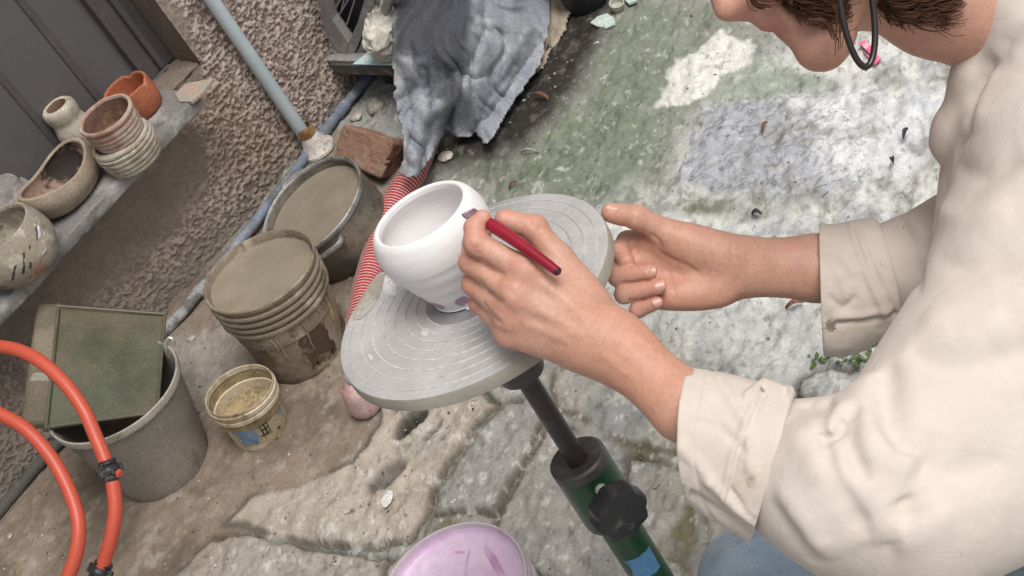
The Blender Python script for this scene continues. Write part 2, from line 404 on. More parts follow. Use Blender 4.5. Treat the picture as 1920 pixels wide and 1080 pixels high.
# ================================================================== GROUND
def axis(fine0, fine1, step, out0, out1, g=1.065):
    a = list(np.arange(fine0, fine1 + 1e-9, step)); s = step; x = fine0; lo = []
    while x > out0: s *= g; x -= s; lo.append(x)
    s = step; x = a[-1]; hi = []
    while x < out1: s *= g; x += s; hi.append(x)
    return np.array(lo[::-1] + a + hi)
gx = axis(-1.32, 1.12, 0.0048, -30, 30); gy = axis(1.18, 3.62, 0.0055, -30, 30)
GX, GY = np.meshgrid(gx, gy, indexing='ij'); gp = np.stack([GX.ravel(), GY.ravel()], 1)
wob = np.stack([fbm(gp, 9, 4, 71), fbm(gp, 9, 4, 83)], 1) * 0.035 + np.stack([fbm(gp, 40, 3, 72), fbm(gp, 40, 3, 84)], 1) * 0.008
gw = gp + wob
def gpoly(px): return np.array([G(*q)[:2] for q in px])
def gmask(px, soft=0.02, pts=None): return 1 - sstep(-soft, soft, poly_sd(gw if pts is None else pts, gpoly(px)))
# stone slabs that can be told apart
SLABS = [
 [(718, 752), (712, 790), (676, 860), (606, 893), (556, 905), (480, 935), (424, 983), (480, 998), (605, 1014), (690, 1024), (762, 1004), (802, 962), (818, 905), (874, 823), (930, 760), (880, 720)],
 [(886, 826), (940, 762), (1018, 742), (1022, 790), (968, 895), (930, 955), (850, 958), (815, 960), (828, 908)],
 [(1034, 800), (976, 900), (934, 962), (926, 1004), (1004, 1070), (1080, 1110), (1190, 1090), (1160, 960), (1130, 850), (1096, 815)],
 [(330, 1090), (404, 1004), (470, 1006), (600, 1026), (742, 1046), (700, 1110), (560, 1150)],
 [(1040, 690), (1110, 640), (1220, 660), (1296, 760), (1286, 858), (1160, 826), (1110, 800), (1046, 770)],
 [(1168, 850), (1290, 884), (1330, 960), (1318, 1040), (1240, 1090), (1196, 1080), (1170, 960)],
 [(1334, 186), (1500, 176), (1586, 190), (1622, 258), (1632, 330), (1560, 362), (1480, 350), (1330, 352), (1262, 338), (1290, 270)],
 [(1500, 704), (1560, 686), (1660, 690), (1760, 640), (1800, 700), (1720, 790), (1560, 800), (1480, 740)],
 [(1180, 60), (1330, 40), (1400, 90), (1330, 165), (1236, 230), (1150, 250), (1120, 180)],
]
hgt = 0.012 * fbm(gp, 2.2, 3, 1) + 0.007 * fbm(gp, 8, 4, 2)
chip = fbm(gp, 26, 5, 3, 0.6)
ter = chip * 4.0; fl = np.floor(ter); fr = ter - fl
terr = (fl + sstep(0.55, 0.95, fr)) / 4.0                       # flaking ledges
sch = fbm(np.stack([gp[:, 0] * 0.55 + gp[:, 1] * 0.83, (gp[:, 1] * 0.55 - gp[:, 0] * 0.83) * 3.2], 1), 13, 5, 5, 0.6)
dirt = gmask([(-700, 1400), (-400, 500), (330, 540), (640, 240), (745, 300), (770, 440), (715, 620), (730, 790), (640, 915), (450, 1010), (270, 1150), (100, 1500)], 0.05)
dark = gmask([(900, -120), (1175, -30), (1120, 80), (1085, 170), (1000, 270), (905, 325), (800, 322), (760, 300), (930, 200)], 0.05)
rough = 1 - 0.75 * np.maximum(dirt, dark * 0.5)
hgt = hgt + rough * (0.011 * terr + 0.007 * sch) + (1 - rough) * 0.004 * chip + 0.0022 * fbm(gp, 90, 3, 9) * (0.35 + rough)
slabid = np.full(len(gp), -1); sedge = np.full(len(gp), 9.0)
for i, pl in enumerate(SLABS):
    sd_ = poly_sd(gp + wob * 0.55, gpoly(pl)); ins = sd_ < 0; slabid[ins] = i; sedge = np.minimum(sedge, np.abs(sd_)) if i not in (6, 8) else sedge
    rise = (0.004, 0.003, 0.003, 0.005, 0.003, 0.003, 0.005, 0.006, 0.003)[i]
    hgt += rise * (1 - sstep(-0.008, 0.0, sd_))
    if i in (0, 1, 2, 3, 5, 7): hgt -= 0.014 * np.exp(-(sd_ / 0.0042) ** 2) * (1 if i else (1 - 0.9 * dirt)) * (0.35 + 0.65 * sstep(-0.3, 0.2, fbm(gp, 7, 2, 66)))
HOLES = np.zeros(len(gp))   # hollows in the tan slab, their deep shade painted in near-black
for (px, ax, rx, ry, dp) in [((768, 790), 0.6, 0.036, 0.019, 0.05), ((722, 889), 0.6, 0.040, 0.020, 0.022), ((809, 806), 0.7, 0.024, 0.007, 0.016)]:
    c = G(*px)[:2]; tip = G(px[0] + 30, px[1] - 26)[:2]; u = (tip - c) / np.linalg.norm(tip - c); v = np.array([-u[1], u[0]])
    q = gp - c; e = ((q @ u) / rx) ** 2 + ((q @ v) / ry) ** 2; hgt -= dp * np.exp(-e ** 2.5); HOLES = np.maximum(HOLES, np.exp(-(e * .62) ** 4) * (1 if dp > .03 else .7))
cr = np.minimum(line_d(gw, gpoly([(640, 700), (600, 680), (560, 700), (480, 720)])), line_d(gw, gpoly([(390, 630), (420, 700), (410, 800)])))
hgt -= 0.006 * np.exp(-(cr / 0.006) ** 2)
fade = sstep(-1.6, -1.0, gp[:, 0]) * (1 - sstep(1.0, 1.6, gp[:, 0])) * sstep(0.6, 1.1, gp[:, 1]) * (1 - sstep(3.6, 4.2, gp[:, 1]))
hgt = hgt * (0.25 + 0.75 * fade)
# what the stone, soil and lime wash are coloured like, with some painted shade laid in
def lay(c, col, m): return c + (np.asarray(col) - c) * m[:, None]
n1 = fbm(gp, 6, 5, 21, 0.6); n2 = fbm(gp, 17, 5, 22, 0.62); n3 = fbm(gp, 45, 4, 23, 0.65)
col = np.tile(np.array([0.30, 0.30, 0.275]), (len(gp), 1))
pale = gmask([(1010, 420), (1120, 330), (1250, 345), (1330, 180), (1400, 110), (1480, 80), (2100, -100), (2300, 700), (1700, 760), (1400, 640), (1230, 560), (1090, 500)], 0.07)
col = lay(col, (0.56, 0.56, 0.53), pale * sstep(-0.45, 0.1, n2))
col = lay(col, (0.40, 0.415, 0.43), pale * sstep(0.05, 0.35, n1) * 0.75)
col = lay(col, (0.185, 0.213, 0.158), gmask([(1190, -60), (1350, 20), (1420, 120), (1540, 190), (1330, 180), (1250, 330), (1120, 400), (960, 390), (880, 360), (1000, 280), (1090, 150)], 0.07) * sstep(-0.6, 0.1, n1 + 0.5 * n3) * 0.95)
col = lay(col, (0.30, 0.33, 0.28), gmask([(1400, 90), (1560, 150), (1540, 190), (1330, 180), (1340, 165)], 0.02))
col = lay(col, (0.36, 0.37, 0.395), gmask(SLABS[6], 0.014) * sstep(-0.5, 0.1, n2 + 0.3 * n3 + 0.2))
col = lay(col, (0.60, 0.61, 0.615), gmask([(1440, 172), (1640, 170), (1790, 160), (1760, 300), (1640, 350), (1560, 330), (1500, 260)], 0.05) * sstep(-0.4, 0.2, n2 + 0.15))
col = lay(col, (0.46, 0.475, 0.50), gmask([(1660, 190), (1800, 140), (1800, 300), (1690, 320), (1650, 260)], 0.04) * sstep(-0.2, 0.3, n1) * 0.8)
col = lay(col, (0.64, 0.63, 0.59), gmask([(1352, 62), (1404, 84), (1404, 122), (1372, 134), (1340, 165), (1302, 192), (1234, 204), (1252, 150), (1262, 124), (1300, 110)], 0.006))
col = lay(col, (0.60, 0.59, 0.54), gmask([(1488, 96), (1510, 104), (1520, 128), (1480, 122)], 0.006))
low = gmask([(870, 850), (1010, 690), (1120, 620), (1300, 660), (1420, 800), (1380, 1010), (1280, 1200), (700, 1200), (740, 1050), (830, 950)], 0.05)
col = lay(col, (0.285, 0.27, 0.235), low); col = lay(col, (0.235, 0.235, 0.23), low * sstep(-0.1, 0.3, n1)); col = lay(col, (0.36, 0.345, 0.30), low * sstep(0.15, 0.5, n2) * 0.7)
far_r = gmask([(1180, 600), (1520, 560), (1720, 640), (1700, 760), (1480, 720), (1250, 640)], 0.05); col = lay(col, (0.46, 0.465, 0.45), far_r * 0.8)
col = lay(col, (0.235, 0.185, 0.14), dirt); col = lay(col, (0.165, 0.13, 0.10), dirt * sstep(0.0, 0.35, n1)); col = lay(col, (0.30, 0.265, 0.225), dirt * sstep(0.25, 0.5, n2) * 0.7)
col = lay(col, (0.34, 0.325, 0.30), gmask([(330, 640), (400, 610), (470, 680), (400, 760), (330, 720)], 0.05) * 0.6)
col = lay(col, (0.375, 0.325, 0.268), (slabid == 0) * (1 - 0.35 * sstep(0.0, 0.5, n1))); col = lay(col, (0.315, 0.275, 0.23), (slabid == 3) * 0.8)
col = lay(col, (0.255, 0.25, 0.235), (slabid == 1) * 0.7); col = lay(col, (0.275, 0.262, 0.24), (slabid == 2) * 0.6)
col = lay(col, (0.032, 0.028, 0.024), dark * sstep(-0.6, 0.0, n2 + 0.35)); col = lay(col, (0.12, 0.105, 0.085), dark * sstep(0.25, 0.5, n3) * 0.6)  # dark soil, blackened further with painted shadow under and beside the cloth
def moss(px, k=1, s=0.015): return gmask(px, s) * sstep(-0.25, 0.3, n2 + 0.5 * n3) * k
for px in ([(770, 1000), (830, 962), (925, 962), (918, 1000), (800, 1034)], [(1140, 826), (1200, 828), (1294, 862), (1292, 890), (1180, 866)], [(1330, 900), (1290, 940), (1240, 1040), (1300, 1050)]):
    col = lay(col, (0.115, 0.105, 0.05), moss(px, 0.85))
col = lay(col, (0.15, 0.19, 0.06), moss([(1274, 366), (1350, 362), (1350, 396), (1280, 400)], 0.9))
col = lay(col, (0.15, 0.155, 0.13), moss([(1260, 350), (1420, 352), (1560, 372), (1480, 390), (1300, 402)], 0.8, 0.03))
col = lay(col, (0.13, 0.16, 0.075), moss([(960, 340), (1100, 180), (1140, 160), (1040, 330)], 0.4, 0.03))
col = lay(col, (0.14, 0.155, 0.115), moss([(800, 330), (960, 290), (1060, 300), (1080, 380), (900, 390)], 0.8, 0.05))
col = lay(col, (0.055, 0.045, 0.035), moss([(1500, 690), (1540, 668), (1660, 660), (1650, 690), (1540, 706)], 1, 0.01))
seam = np.exp(-(sedge / 0.0085) ** 2); col = lay(col, (0.09, 0.075, 0.055), seam * 0.85 * sstep(-0.5, 0.0, fbm(gp, 7, 2, 66)))
fleck = sstep(0.36, 0.46, fbm(gp, 60, 4, 41, 0.7)) * (1 - 0.3 * dirt); col = lay(col, (0.11, 0.105, 0.09), fleck * 0.5)
fleck2 = sstep(0.30, 0.42, fbm(gp, 48, 4, 43, 0.7)); col = lay(col, (0.60, 0.585, 0.54), fleck2 * (0.45 - 0.33 * dirt) * (1 - dark))
col = lay(col, (0.035, 0.031, 0.028), HOLES * .95)
flaky = 0.4 * (slabid == 6) + 0.56 * (1 - 0.6 * np.isin(slabid, (1, 2, 4, 5))) * np.clip((1 - dirt) * (1 - 0.75 * (slabid == 0)) * (0.35 + 0.65 * sstep(-0.1, 0.4, n1 + 0.4 * n2)), 0.05, 1)
col = np.clip(col * (1 + 0.22 * n3[:, None] + 0.14 * n2[:, None]), 0.01, 0.85)
def ground_h(x, y):
    i = np.clip(np.searchsorted(gx, x), 0, len(gx) - 1); j = np.clip(np.searchsorted(gy, y), 0, len(gy) - 1)
    return float(hgt.reshape(GX.shape)[i, j])
nxg, nyg = GX.shape; ids = np.arange(nxg * nyg).reshape(nxg, nyg)
quads = np.stack([ids[:-1, :-1], ids[1:, :-1], ids[1:, 1:], ids[:-1, 1:]], -1).reshape(-1, 4)
col = np.concatenate([col, flaky[:, None]], 1)
gv = np.concatenate([gp, hgt[:, None]], 1)
M_GROUND = mat('rock_ground', (0.3, 0.3, 0.3), rough=0.88, attr=True, fine=0.22, fscale=240, bump=0.35, bscale=190, bdist=0.003, spec=0.2, extra_bump=(16, 5, 0.005, 0.9),
               spots=[((0.62, 0.60, 0.55), 38, 0.70, 0.03, 8), ((0.07, 0.06, 0.05), 42, 0.69, 0.025, 8), ((0.09, 0.085, 0.075), 24, 0.715, 0.02, 9, (1, 2.4, 1))])
fid = slabid[quads[:, 0]]
def sub_mesh(sel):
    q = quads[sel]; u, inv = np.unique(q, return_inverse=True); return (gv[u], inv.reshape(-1, 4).astype(np.int32)), col[u]
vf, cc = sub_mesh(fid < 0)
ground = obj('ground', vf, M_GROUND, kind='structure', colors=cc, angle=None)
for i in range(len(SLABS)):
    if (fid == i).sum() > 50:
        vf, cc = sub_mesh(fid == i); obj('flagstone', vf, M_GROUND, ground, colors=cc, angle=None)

# ================================================================== HOUSE WALL
house_wall = thing('house_wall', 'rough stuccoed house wall with a dark recessed window and a stone sill', 'wall', WA)
S_JAMB = 1.045; REC = 0.10; SILL_O = 0.12
SILL_B = 0.366; SILL_T = SILL_B + 0.034
ws = axis(-0.22, 1.85, 0.0036, -3.0, 4.5); wz = axis(0.0, 0.72, 0.0036, -0.1, 4.2); wz = wz[wz > -0.06]
WS, WZ = np.meshgrid(ws, wz, indexing='ij'); wp = np.stack([WS.ravel(), WZ.ravel()], 1)
wwob = np.stack([fbm(wp, 14, 3, 171), fbm(wp, 14, 3, 183)], 1) * 0.03
def wmask(px, soft=0.02):
    return 1 - sstep(-soft, soft, poly_sd(wp + wwob, np.array([wsz(*q) for q in px])))
a1 = fbm(wp + wwob * 0.12, 66, 2, 101); a2 = fbm(wp + wwob * 0.12, 80, 2, 102)
worm = 1 - sstep(0.03, 0.26, np.abs(a1)); worm = np.maximum(worm, 0.9 * (1 - sstep(0.02, 0.20, np.abs(a2))))
grit = fbm(wp, 120, 3, 103)
plain = np.maximum(wmask([(-200, 700), (-100, 640), (120, 440), (362, 215), (392, 300), (372, 400), (300, 470), (180, 560), (60, 640), (-60, 720)], 0.03),
                   wmask([(300, -60), (388, 130), (392, 195), (340, 215), (200, 100)], 0.012))
plain = np.maximum(plain, ((wp[:, 0] < S_JAMB + 0.05) & (wp[:, 1] > SILL_T) & (wp[:, 0] > S_JAMB - 0.001)) * 0.0)
soften = wmask([(-300, 1100), (-200, 700), (150, 560), (300, 500), (420, 420), (480, 420), (380, 580), (100, 830), (0, 950)], 0.06)
amp = (0.0064 * (1 - 0.78 * plain)) * (1 - 0.35 * soften)
wo_ = amp * (worm * 0.9 + 0.25 * grit) + 0.006 * fbm(wp, 4, 3, 104) + 0.0012 * grit * plain + 0.002 * fbm(wp, 40, 3, 105) * plain
agg = np.clip(worm + 0.25 * fbm(wp, 70, 2, 106), 0, 1)
wc = np.tile(np.array([0.245, 0.185, 0.155]), (len(wp), 1))
tone = fbm(wp, 5, 4, 107)
wc = lay(wc, (0.61, 0.51, 0.445), agg * (0.9 - 0.25 * sstep(0, 0.5, tone)))
brown = wmask([(380, 120), (520, 230), (600, 300), (520, 350), (400, 350), (330, 250), (360, 170)], 0.08); wc = lay(wc, (0.29, 0.20, 0.13), brown * 0.42)
wc = lay(wc, (0.235, 0.20, 0.16), soften * 0.6)
wc = lay(wc, (0.265, 0.215, 0.175), plain * 0.85)
damp = 1 - sstep(0.0, 0.09, wp[:, 1] + 0.03 * tone); wc = lay(wc, (0.26, 0.235, 0.195), damp * 0.5)
wc = np.clip(wc * (1 + 0.22 * tone[:, None] + 0.12 * fbm(wp, 30, 3, 108)[:, None]), 0.01, 0.8)
Vw = WA + wp[:, :1] * WT + wo_[:, None] * WN + np.array([0, 0, 1.0]) * wp[:, 1:]
ids = np.arange(WS.size).reshape(WS.shape)
quads_w = np.stack([ids[:-1, :-1], ids[:-1, 1:], ids[1:, 1:], ids[1:, :-1]], -1).reshape(-1, 4)[:, ::-1]
cen = wp[quads_w].mean(1)
hole = (cen[:, 0] < S_JAMB) & (cen[:, 1] > SILL_B + 0.015) & (cen[:, 0] > -2.0) & (cen[:, 1] < 1.9)
q = quads_w[~hole]; u, inv = np.unique(q, return_inverse=True)
M_STUCCO = mat('stucco', (0.4, 0.3, 0.25), rough=0.93, attr=True, fine=0.25, fscale=300, bump=0.5, bscale=260, bdist=0.003, spec=0.2)
obj('stucco', (Vw[u], inv.reshape(-1, 4).astype(np.int32)), M_STUCCO, house_wall, world=True, colors=wc[u], angle=None)
M_PLASTER = mat('plaster', (0.20, 0.155, 0.125), rough=0.92, spots=[((0.17, 0.135, 0.11), 7, 0.52, 0.12), ((0.27, 0.22, 0.18), 26, 0.62, 0.06)], bump=0.5, bscale=60, bdist=0.006)
def wbox(s0, s1, z0, z1, o0, o1):
    return hexa([wpt(s0, z0, o1), wpt(s1, z0, o1), wpt(s1, z0, o0), wpt(s0, z0, o0), wpt(s0, z1, o1), wpt(s1, z1, o1), wpt(s1, z1, o0), wpt(s0, z1, o0)])
obj('window_reveal', join(wbox(S_JAMB + 0.001, S_JAMB + 0.03, SILL_B, 1.93, -0.24, 0.0015), wbox(-2.05, -2.001, SILL_B, 1.93, -0.24, 0.0015), wbox(-2.0, S_JAMB, 1.901, 1.94, -0.24, 0.0015)), M_PLASTER, house_wall, world=True, smooth=False)
# window: dark frame, mullions, glass
M_FRAME = mat('window_paint', (0.086, 0.077, 0.074), rough=0.65, spots=[((0.105, 0.095, 0.09), 14, 0.58, 0.08)], bump=0.3, bscale=80)
M_PANE = mat('window_pane', (0.105, 0.098, 0.096), rough=0.45, spots=[((0.125, 0.115, 0.11), 3, 0.5, 0.1), ((0.12, 0.11, 0.10), 30, 0.68, 0.06)], bump=0.25, bscale=900, bdist=0.0006, fine=0.35, fscale=700, spec=0.5)
fs = wbox(0.952, S_JAMB, SILL_T - 0.01, 1.9, -REC - 0.05, -REC)
window = obj('window', join(fs, wbox(0.995, 1.012, SILL_T, 1.9, -REC, -REC + 0.016), wbox(-2.0, 0.952, SILL_T - 0.01, SILL_T + 0.012, -REC - 0.05, -REC - 0.002), wbox(-2.0, 0.952, 1.85, 1.9, -REC - 0.05, -REC)), M_FRAME, house_wall, world=True, smooth=False)
bevel(window, 0.003)
bars = [0.838, 0.69, 0.47, 0.16, -0.15, -0.6, -1.2]
for b in bars:
    bevel(obj('mullion', wbox(b - 0.009, b + 0.009, SILL_T + 0.013, 1.849, -REC - 0.036, -REC - 0.018), M_FRAME, window, world=True, smooth=False), 0.003)
rails = [0.82, 1.2]; edges = [0.952] + bars + [-2.0]
zs = [SILL_T + 0.013] + rails + [1.849]
for k in range(len(edges) - 1):
    s1, s0 = edges[k] - (0.0 if k == 0 else 0.0092), edges[k + 1] + 0.0092
    for j in range(len(rails)):
        obj('glazing_bar', wbox(s0, s1, rails[j] - 0.005, rails[j] + 0.005, -REC - 0.030, -REC - 0.018), M_FRAME, window, world=True, smooth=False)
    for j in range(len(zs) - 1):
        o_ = -REC - 0.0225 - 0.004 * RNG.random()
        obj('pane', wbox(s0, s1, zs[j] + 0.0052, zs[j + 1] - 0.0052, o_ - 0.004, o_), M_PANE, window, world=True, smooth=False)
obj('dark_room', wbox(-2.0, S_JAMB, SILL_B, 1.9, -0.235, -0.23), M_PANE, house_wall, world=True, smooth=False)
# stone sill (one long slab)
M_SILL = mat('sill_stone', (0.20, 0.19, 0.18), rough=0.82, spots=[((0.34, 0.325, 0.31), 9, 0.54, 0.06, 8), ((0.12, 0.11, 0.10), 16, 0.62, 0.06, 8)], bump=0.5, bscale=70, bdist=0.004)
su = np.linspace(-1.6, 0.935, 220); prof = []
o_f = SILL_O
cs = [(-REC + 0.001, SILL_B), (0.02, SILL_B), (o_f - 0.004, SILL_B), (o_f, SILL_B + 0.004), (o_f + 0.001, SILL_B + 0.017), (o_f, SILL_T - 0.004), (o_f - 0.004, SILL_T), (o_f - 0.03, SILL_T), (0.04, SILL_T), (0.0, SILL_T), (-0.05, SILL_T), (-REC + 0.001, SILL_T)]
V = np.array([[wpt(s, z, o) for (o, z) in cs] for s in su]); nz = np.stack([fbm(V.reshape(-1, 3), 18, 4, 201 + k) for k in range(3)], 1).reshape(V.shape)
V = V + nz * 0.0035; m_ = len(cs); Fs = []
for i in range(len(su) - 1):
    for j in range(m_): k = (j + 1) % m_; Fs.append([i * m_ + j, (i + 1) * m_ + j, (i + 1) * m_ + k, i * m_ + k])
Fs += [list(range(m_)), [(len(su) - 1) * m_ + j for j in range(m_)][::-1]]
obj('window_sill', (V.reshape(-1, 3), Fs), M_SILL, house_wall, world=True)
# the plastered ledge beyond the end of the slab, under the jamb
obj('ledge', rough_box(wbox(0.94, S_JAMB, SILL_B + 0.004, SILL_T - 0.012, -REC, -0.004), 12, 0.006, 30, 5), M_PLASTER, house_wall, world=True)
# ================================================================== VESSELS ON THE GROUND
def stand(base, rim, a):
    """base and rim centre pixels -> (base point, axis, height, rim radius); the ground is uneven, vessels lean a little"""
    B = G(*base); r = ray(*rim); A = np.stack([np.array([0, 0, 1.0]), -r], 1)
    t, s = np.linalg.lstsq(A, CAM - B, rcond=None)[0]; T = CAM + r * s
    ax = T - B; h = np.linalg.norm(ax); ax = ax / h
    return B, ax, h, a * s / FPX
def az_to(T, px, h):
    """direction (in the thing's own frame) of a photo pixel lying at height h over its base"""
    m = MW[T.name]; z = m[:3, 2]; o = m[:3, 3] + z * h; r = ray(*px); p = CAM + r * (((o - CAM) @ z) / (r @ z)); q = (np.linalg.inv(m) @ np.append(p, 1))[:3]
    return math.atan2(q[1], q[0]), math.hypot(q[0], q[1])

M_SLIP = mat('clay_slip', (0.25, 0.213, 0.16), rough=0.2, spots=[((0.30, 0.255, 0.195), 9, 0.55, 0.15), ((0.20, 0.168, 0.122), 5, 0.6, 0.12), ((0.33, 0.29, 0.235), 40, 0.72, 0.03)], bump=0.08, bscale=30, fine=0.04, spec=0.4)
M_POT = mat('cast_metal', (0.12, 0.105, 0.085), rough=0.62, spots=[((0.22, 0.185, 0.14), 10, 0.52, 0.12, 8), ((0.055, 0.05, 0.045), 7, 0.62, 0.08)], bump=0.3, bscale=90, metal=0.15)
M_POTRIM = mat('worn_metal', (0.27, 0.265, 0.255), rough=0.5, spots=[((0.15, 0.14, 0.125), 26, 0.55, 0.08)], bump=0.2, metal=0.3)
def ring_wob(a, sd, zamp=0):
    def f(r, z, th, i):
        n = fbm(np.stack([np.cos(th), np.sin(th), np.full_like(th, z[0] * 12)], 1), 1.6, 3, sd); return r * (1 + a * n), z + zamp * n
    return f
# stew pot
B, ax, h, R = stand((655, 452), (583, 386), 114)
pot_t = thing('stew_pot', 'black two handled metal stew pot brim full of grey brown clay slip', 'pot', B - [0, 0, .004], ax)
prof = [(0.0, 0.002), (R * .80, 0.0), (R * .9, 0.006), (R * .95, 0.02), (R * .985, h * .5), (R * .99, h * .9), (R * 1.0, h - .004), (R * 1.012, h - .002), (R * 1.012, h + .003), (R * .995, h + .004), (R * .972, h), (R * .955, h * .85), (R * .94, h * .3), (R * .9, .012), (0, .010)]
obj('body', lathe(prof, 96, ring_wob(.006, 3)), M_POT, pot_t, angle=50)
obj('rim', lathe([(R * 1.016, h - .006), (R * 1.024, h - .002), (R * 1.02, h + .004), (R * 1.0, h + .0065), (R * .966, h + .003), (R * .964, h - .004)], 96, ring_wob(.006, 3)), M_POTRIM, pot_t)
obj('clay_slip', lathe([(R * .952, h * .86), (R * .945, h * .875), (R * .6, h * .878), (R * .2, h * .88), (0.001, h * .88)], 72), M_SLIP, pot_t)
for px in ((547, 330), (616, 458)):
    th, rr = az_to(pot_t, px, h * .84); u = np.array([math.cos(th), math.sin(th), 0]); v = np.array([-u[1], u[0], 0]); z = np.array([0, 0, h * .87])
    pts = [u * R * .975 + v * .036 + z, u * (R + .012) + v * .036 + z + [0, 0, .004], u * (R + .026) + v * .026 + z + [0, 0, .007], u * (R + .028) + z + [0, 0, .008], u * (R + .026) - v * .026 + z + [0, 0, .007], u * (R + .012) - v * .036 + z + [0, 0, .004], u * R * .975 - v * .036 + z]
    obj('handle', tube(spline(pts, 5), .0068, 10, flat=.75), M_POTRIM, pot_t)
# big slip bucket
B, ax, h, R = stand((575, 655), (483, 505), 113)
bk = thing('slip_bucket', 'mud caked plastic bucket full of clay slip with a dark patch on its side', 'bucket', B - [0, 0, .004], ax)
M_BKT = mat('mud_caked_plastic', (0.235, 0.19, 0.135), rough=0.68, spots=[((0.37, 0.315, 0.235), 13, 0.55, 0.07, 8), ((0.13, 0.10, 0.065), 9, 0.60, 0.06, 8), ((0.45, 0.39, 0.29), 30, 0.68, 0.03, 8)], bump=0.5, bscale=60, bdist=0.004)
rb = R * .80; rw = lambda z: rb + (R * .95 - rb) * z / h
prof = [(0, .002), (rb * .96, 0), (rb, .004), (rw(.02), .02)] + [(rw(z), z) for z in np.linspace(.05, h - .085, 14)]
for k, zz in enumerate((h - .075, h - .058, h - .041, h - .024)):
    prof += [(rw(zz), zz - .006), (R * (.985 + .005 * k), zz - .004), (R * (.995 + .005 * k), zz), (R * (.985 + .005 * k), zz + .004), (rw(zz) + .001, zz + .006)]
prof += [(R * .985, h - .012), (R * 1.0, h - .006), (R * 1.005, h), (R * .985, h + .003), (R * .965, h), (R * .95, h - .02), (R * .93, h - .06), (R * .9, h * .5), (0, h * .45)]
obj('body', lathe(prof, 96, ring_wob(.007, 13, .001)), M_BKT, bk, angle=45)
def slipwob(r, z, th, i): return r * (1 + .012 * fbm(np.stack([np.cos(th), np.sin(th)], 1), 3, 3, 5)), z
obj('clay_slip', lathe([(R * .945, h - .022), (R * .935, h - .017), (R * .6, h - .0165), (0.001, h - .016)], 96, slipwob), M_SLIP, bk)
M_DARKPATCH = mat('dark_label', (0.085, 0.058, 0.038), rough=0.6, spots=[((0.2, 0.155, 0.10), 20, 0.6, 0.06)], bump=0.3)
th, _ = az_to(bk, (567, 615), h * .42)
def side_patch(rf, th0, dth, z0, z1, out, nu=16, nv=14, jag=0.0, sd=0, shear=0):
    V = []
    for i in range(nv):
        z = z0 + (z1 - z0) * i / (nv - 1)
        for j in range(nu):
            u = j / (nu - 1) - .5; e = jag * float(vnoise(np.array([[j * .6, i * .6]]), sd)[0]) if (i in (0, nv - 1) or j in (0, nu - 1)) else 0
            a = th0 + (u + e) * 2 * dth + shear * (i / (nv - 1) - .5); r = rf(z) + out; V.append((r * math.cos(a), r * math.sin(a), z + e * (z1 - z0) * .5))
    return np.array(V), [[i * nu + j, i * nu + j + 1, (i + 1) * nu + j + 1, (i + 1) * nu + j] for i in range(nv - 1) for j in range(nu - 1)]
obj('label', side_patch(rw, th, .30, h * .14, h * .56, .0022, jag=.16, sd=4), M_DARKPATCH, bk)
M_DRIP = mat('dried_slip', (0.40, 0.325, 0.215), rough=0.75, spots=[((0.28, 0.22, 0.14), 20, 0.55, 0.08)], bump=0.4)
for k in range(9):
    a = th + RNG.uniform(-1.0, .75); L = RNG.uniform(.02, .09); z1 = h - .09; w_ = RNG.uniform(.004, .010)
    pts = [np.array([(rw(z) + .0005) * math.cos(a + .02 * math.sin(z * 60)), (rw(z) + .0005) * math.sin(a + .02 * math.sin(z * 60)), z]) for z in np.linspace(z1, z1 - L, 8)]
    obj('drip', tube(pts, w_ * np.linspace(1, .5, 8), 8, flat=.35, up=(math.cos(a), math.sin(a), 0)), M_DRIP if k % 2 else M_BKT, bk)
# small tub
B, ax, h, R = stand((492, 808), (447, 730), 70)
tb = thing('paint_tub', 'small cream plastic tub with ribbed rim and blue printed label, dried clay inside', 'tub', B - [0, 0, .004], ax)
M_TUB = mat('cream_plastic', (0.52, 0.44, 0.315), rough=0.55, spots=[((0.31, 0.24, 0.145), 16, 0.55, 0.08, 8), ((0.55, 0.48, 0.35), 22, 0.62, 0.05), ((0.17, 0.125, 0.07), 34, 0.68, 0.04)], bump=0.35, bscale=80)
M_TUBIN = mat('dry_clay', (0.37, 0.285, 0.165), rough=0.85, spots=[((0.24, 0.175, 0.09), 18, 0.5, 0.1, 8), ((0.46, 0.37, 0.24), 24, 0.62, 0.05)], bump=0.6, bscale=70, bdist=0.004)
rb = R * .78; rw2 = lambda z: rb + (R * .92 - rb) * z / h
prof = [(0, .002), (rb * .95, 0), (rb, .004)] + [(rw2(z), z) for z in np.linspace(.012, h - .034, 10)]
prof += [(R * .93, h - .032), (R * .985, h - .030), (R * .99, h - .022), (R * .955, h - .020), (R * .955, h - .017), (R * .995, h - .015), (R * 1.0, h - .007), (R * .965, h - .005), (R * .96, h - .003), (R * .975, h), (R * .965, h + .003), (R * .945, h + .002), (R * .935, h - .01)]
obj('body', lathe(prof, 72, ring_wob(.008, 23, .0012)), M_TUB, tb, angle=35)
def inw(r, z, th, i): 
    n = fbm(np.stack([np.cos(th), np.sin(th), z * 30], 1), 2.2, 4, 31); return r * (1 + .03 * n * (i > 1)), z + .012 * n * (i > 2)
obj('dry_clay', lathe([(R * .934, h - .012), (R * .925, h - .03), (R * .90, h - .05), (R * .8, h - .068), (R * .55, h - .080), (R * .3, h - .084), (0.001, h - .085)], 64, inw), M_TUBIN, tb)
th, _ = az_to(tb, (484, 795), h * .4)
M_LBL = mat('printed_label', (0.20, 0.24, 0.26), rough=0.6, spots=[((0.40, 0.32, 0.2), 18, 0.5, 0.06, 8)], bump=0.3)
M_INK = mat('black_ink', (0.035, 0.03, 0.028), rough=0.7, spots=[((0.3, 0.24, 0.15), 40, 0.62, 0.05)], bump=0)
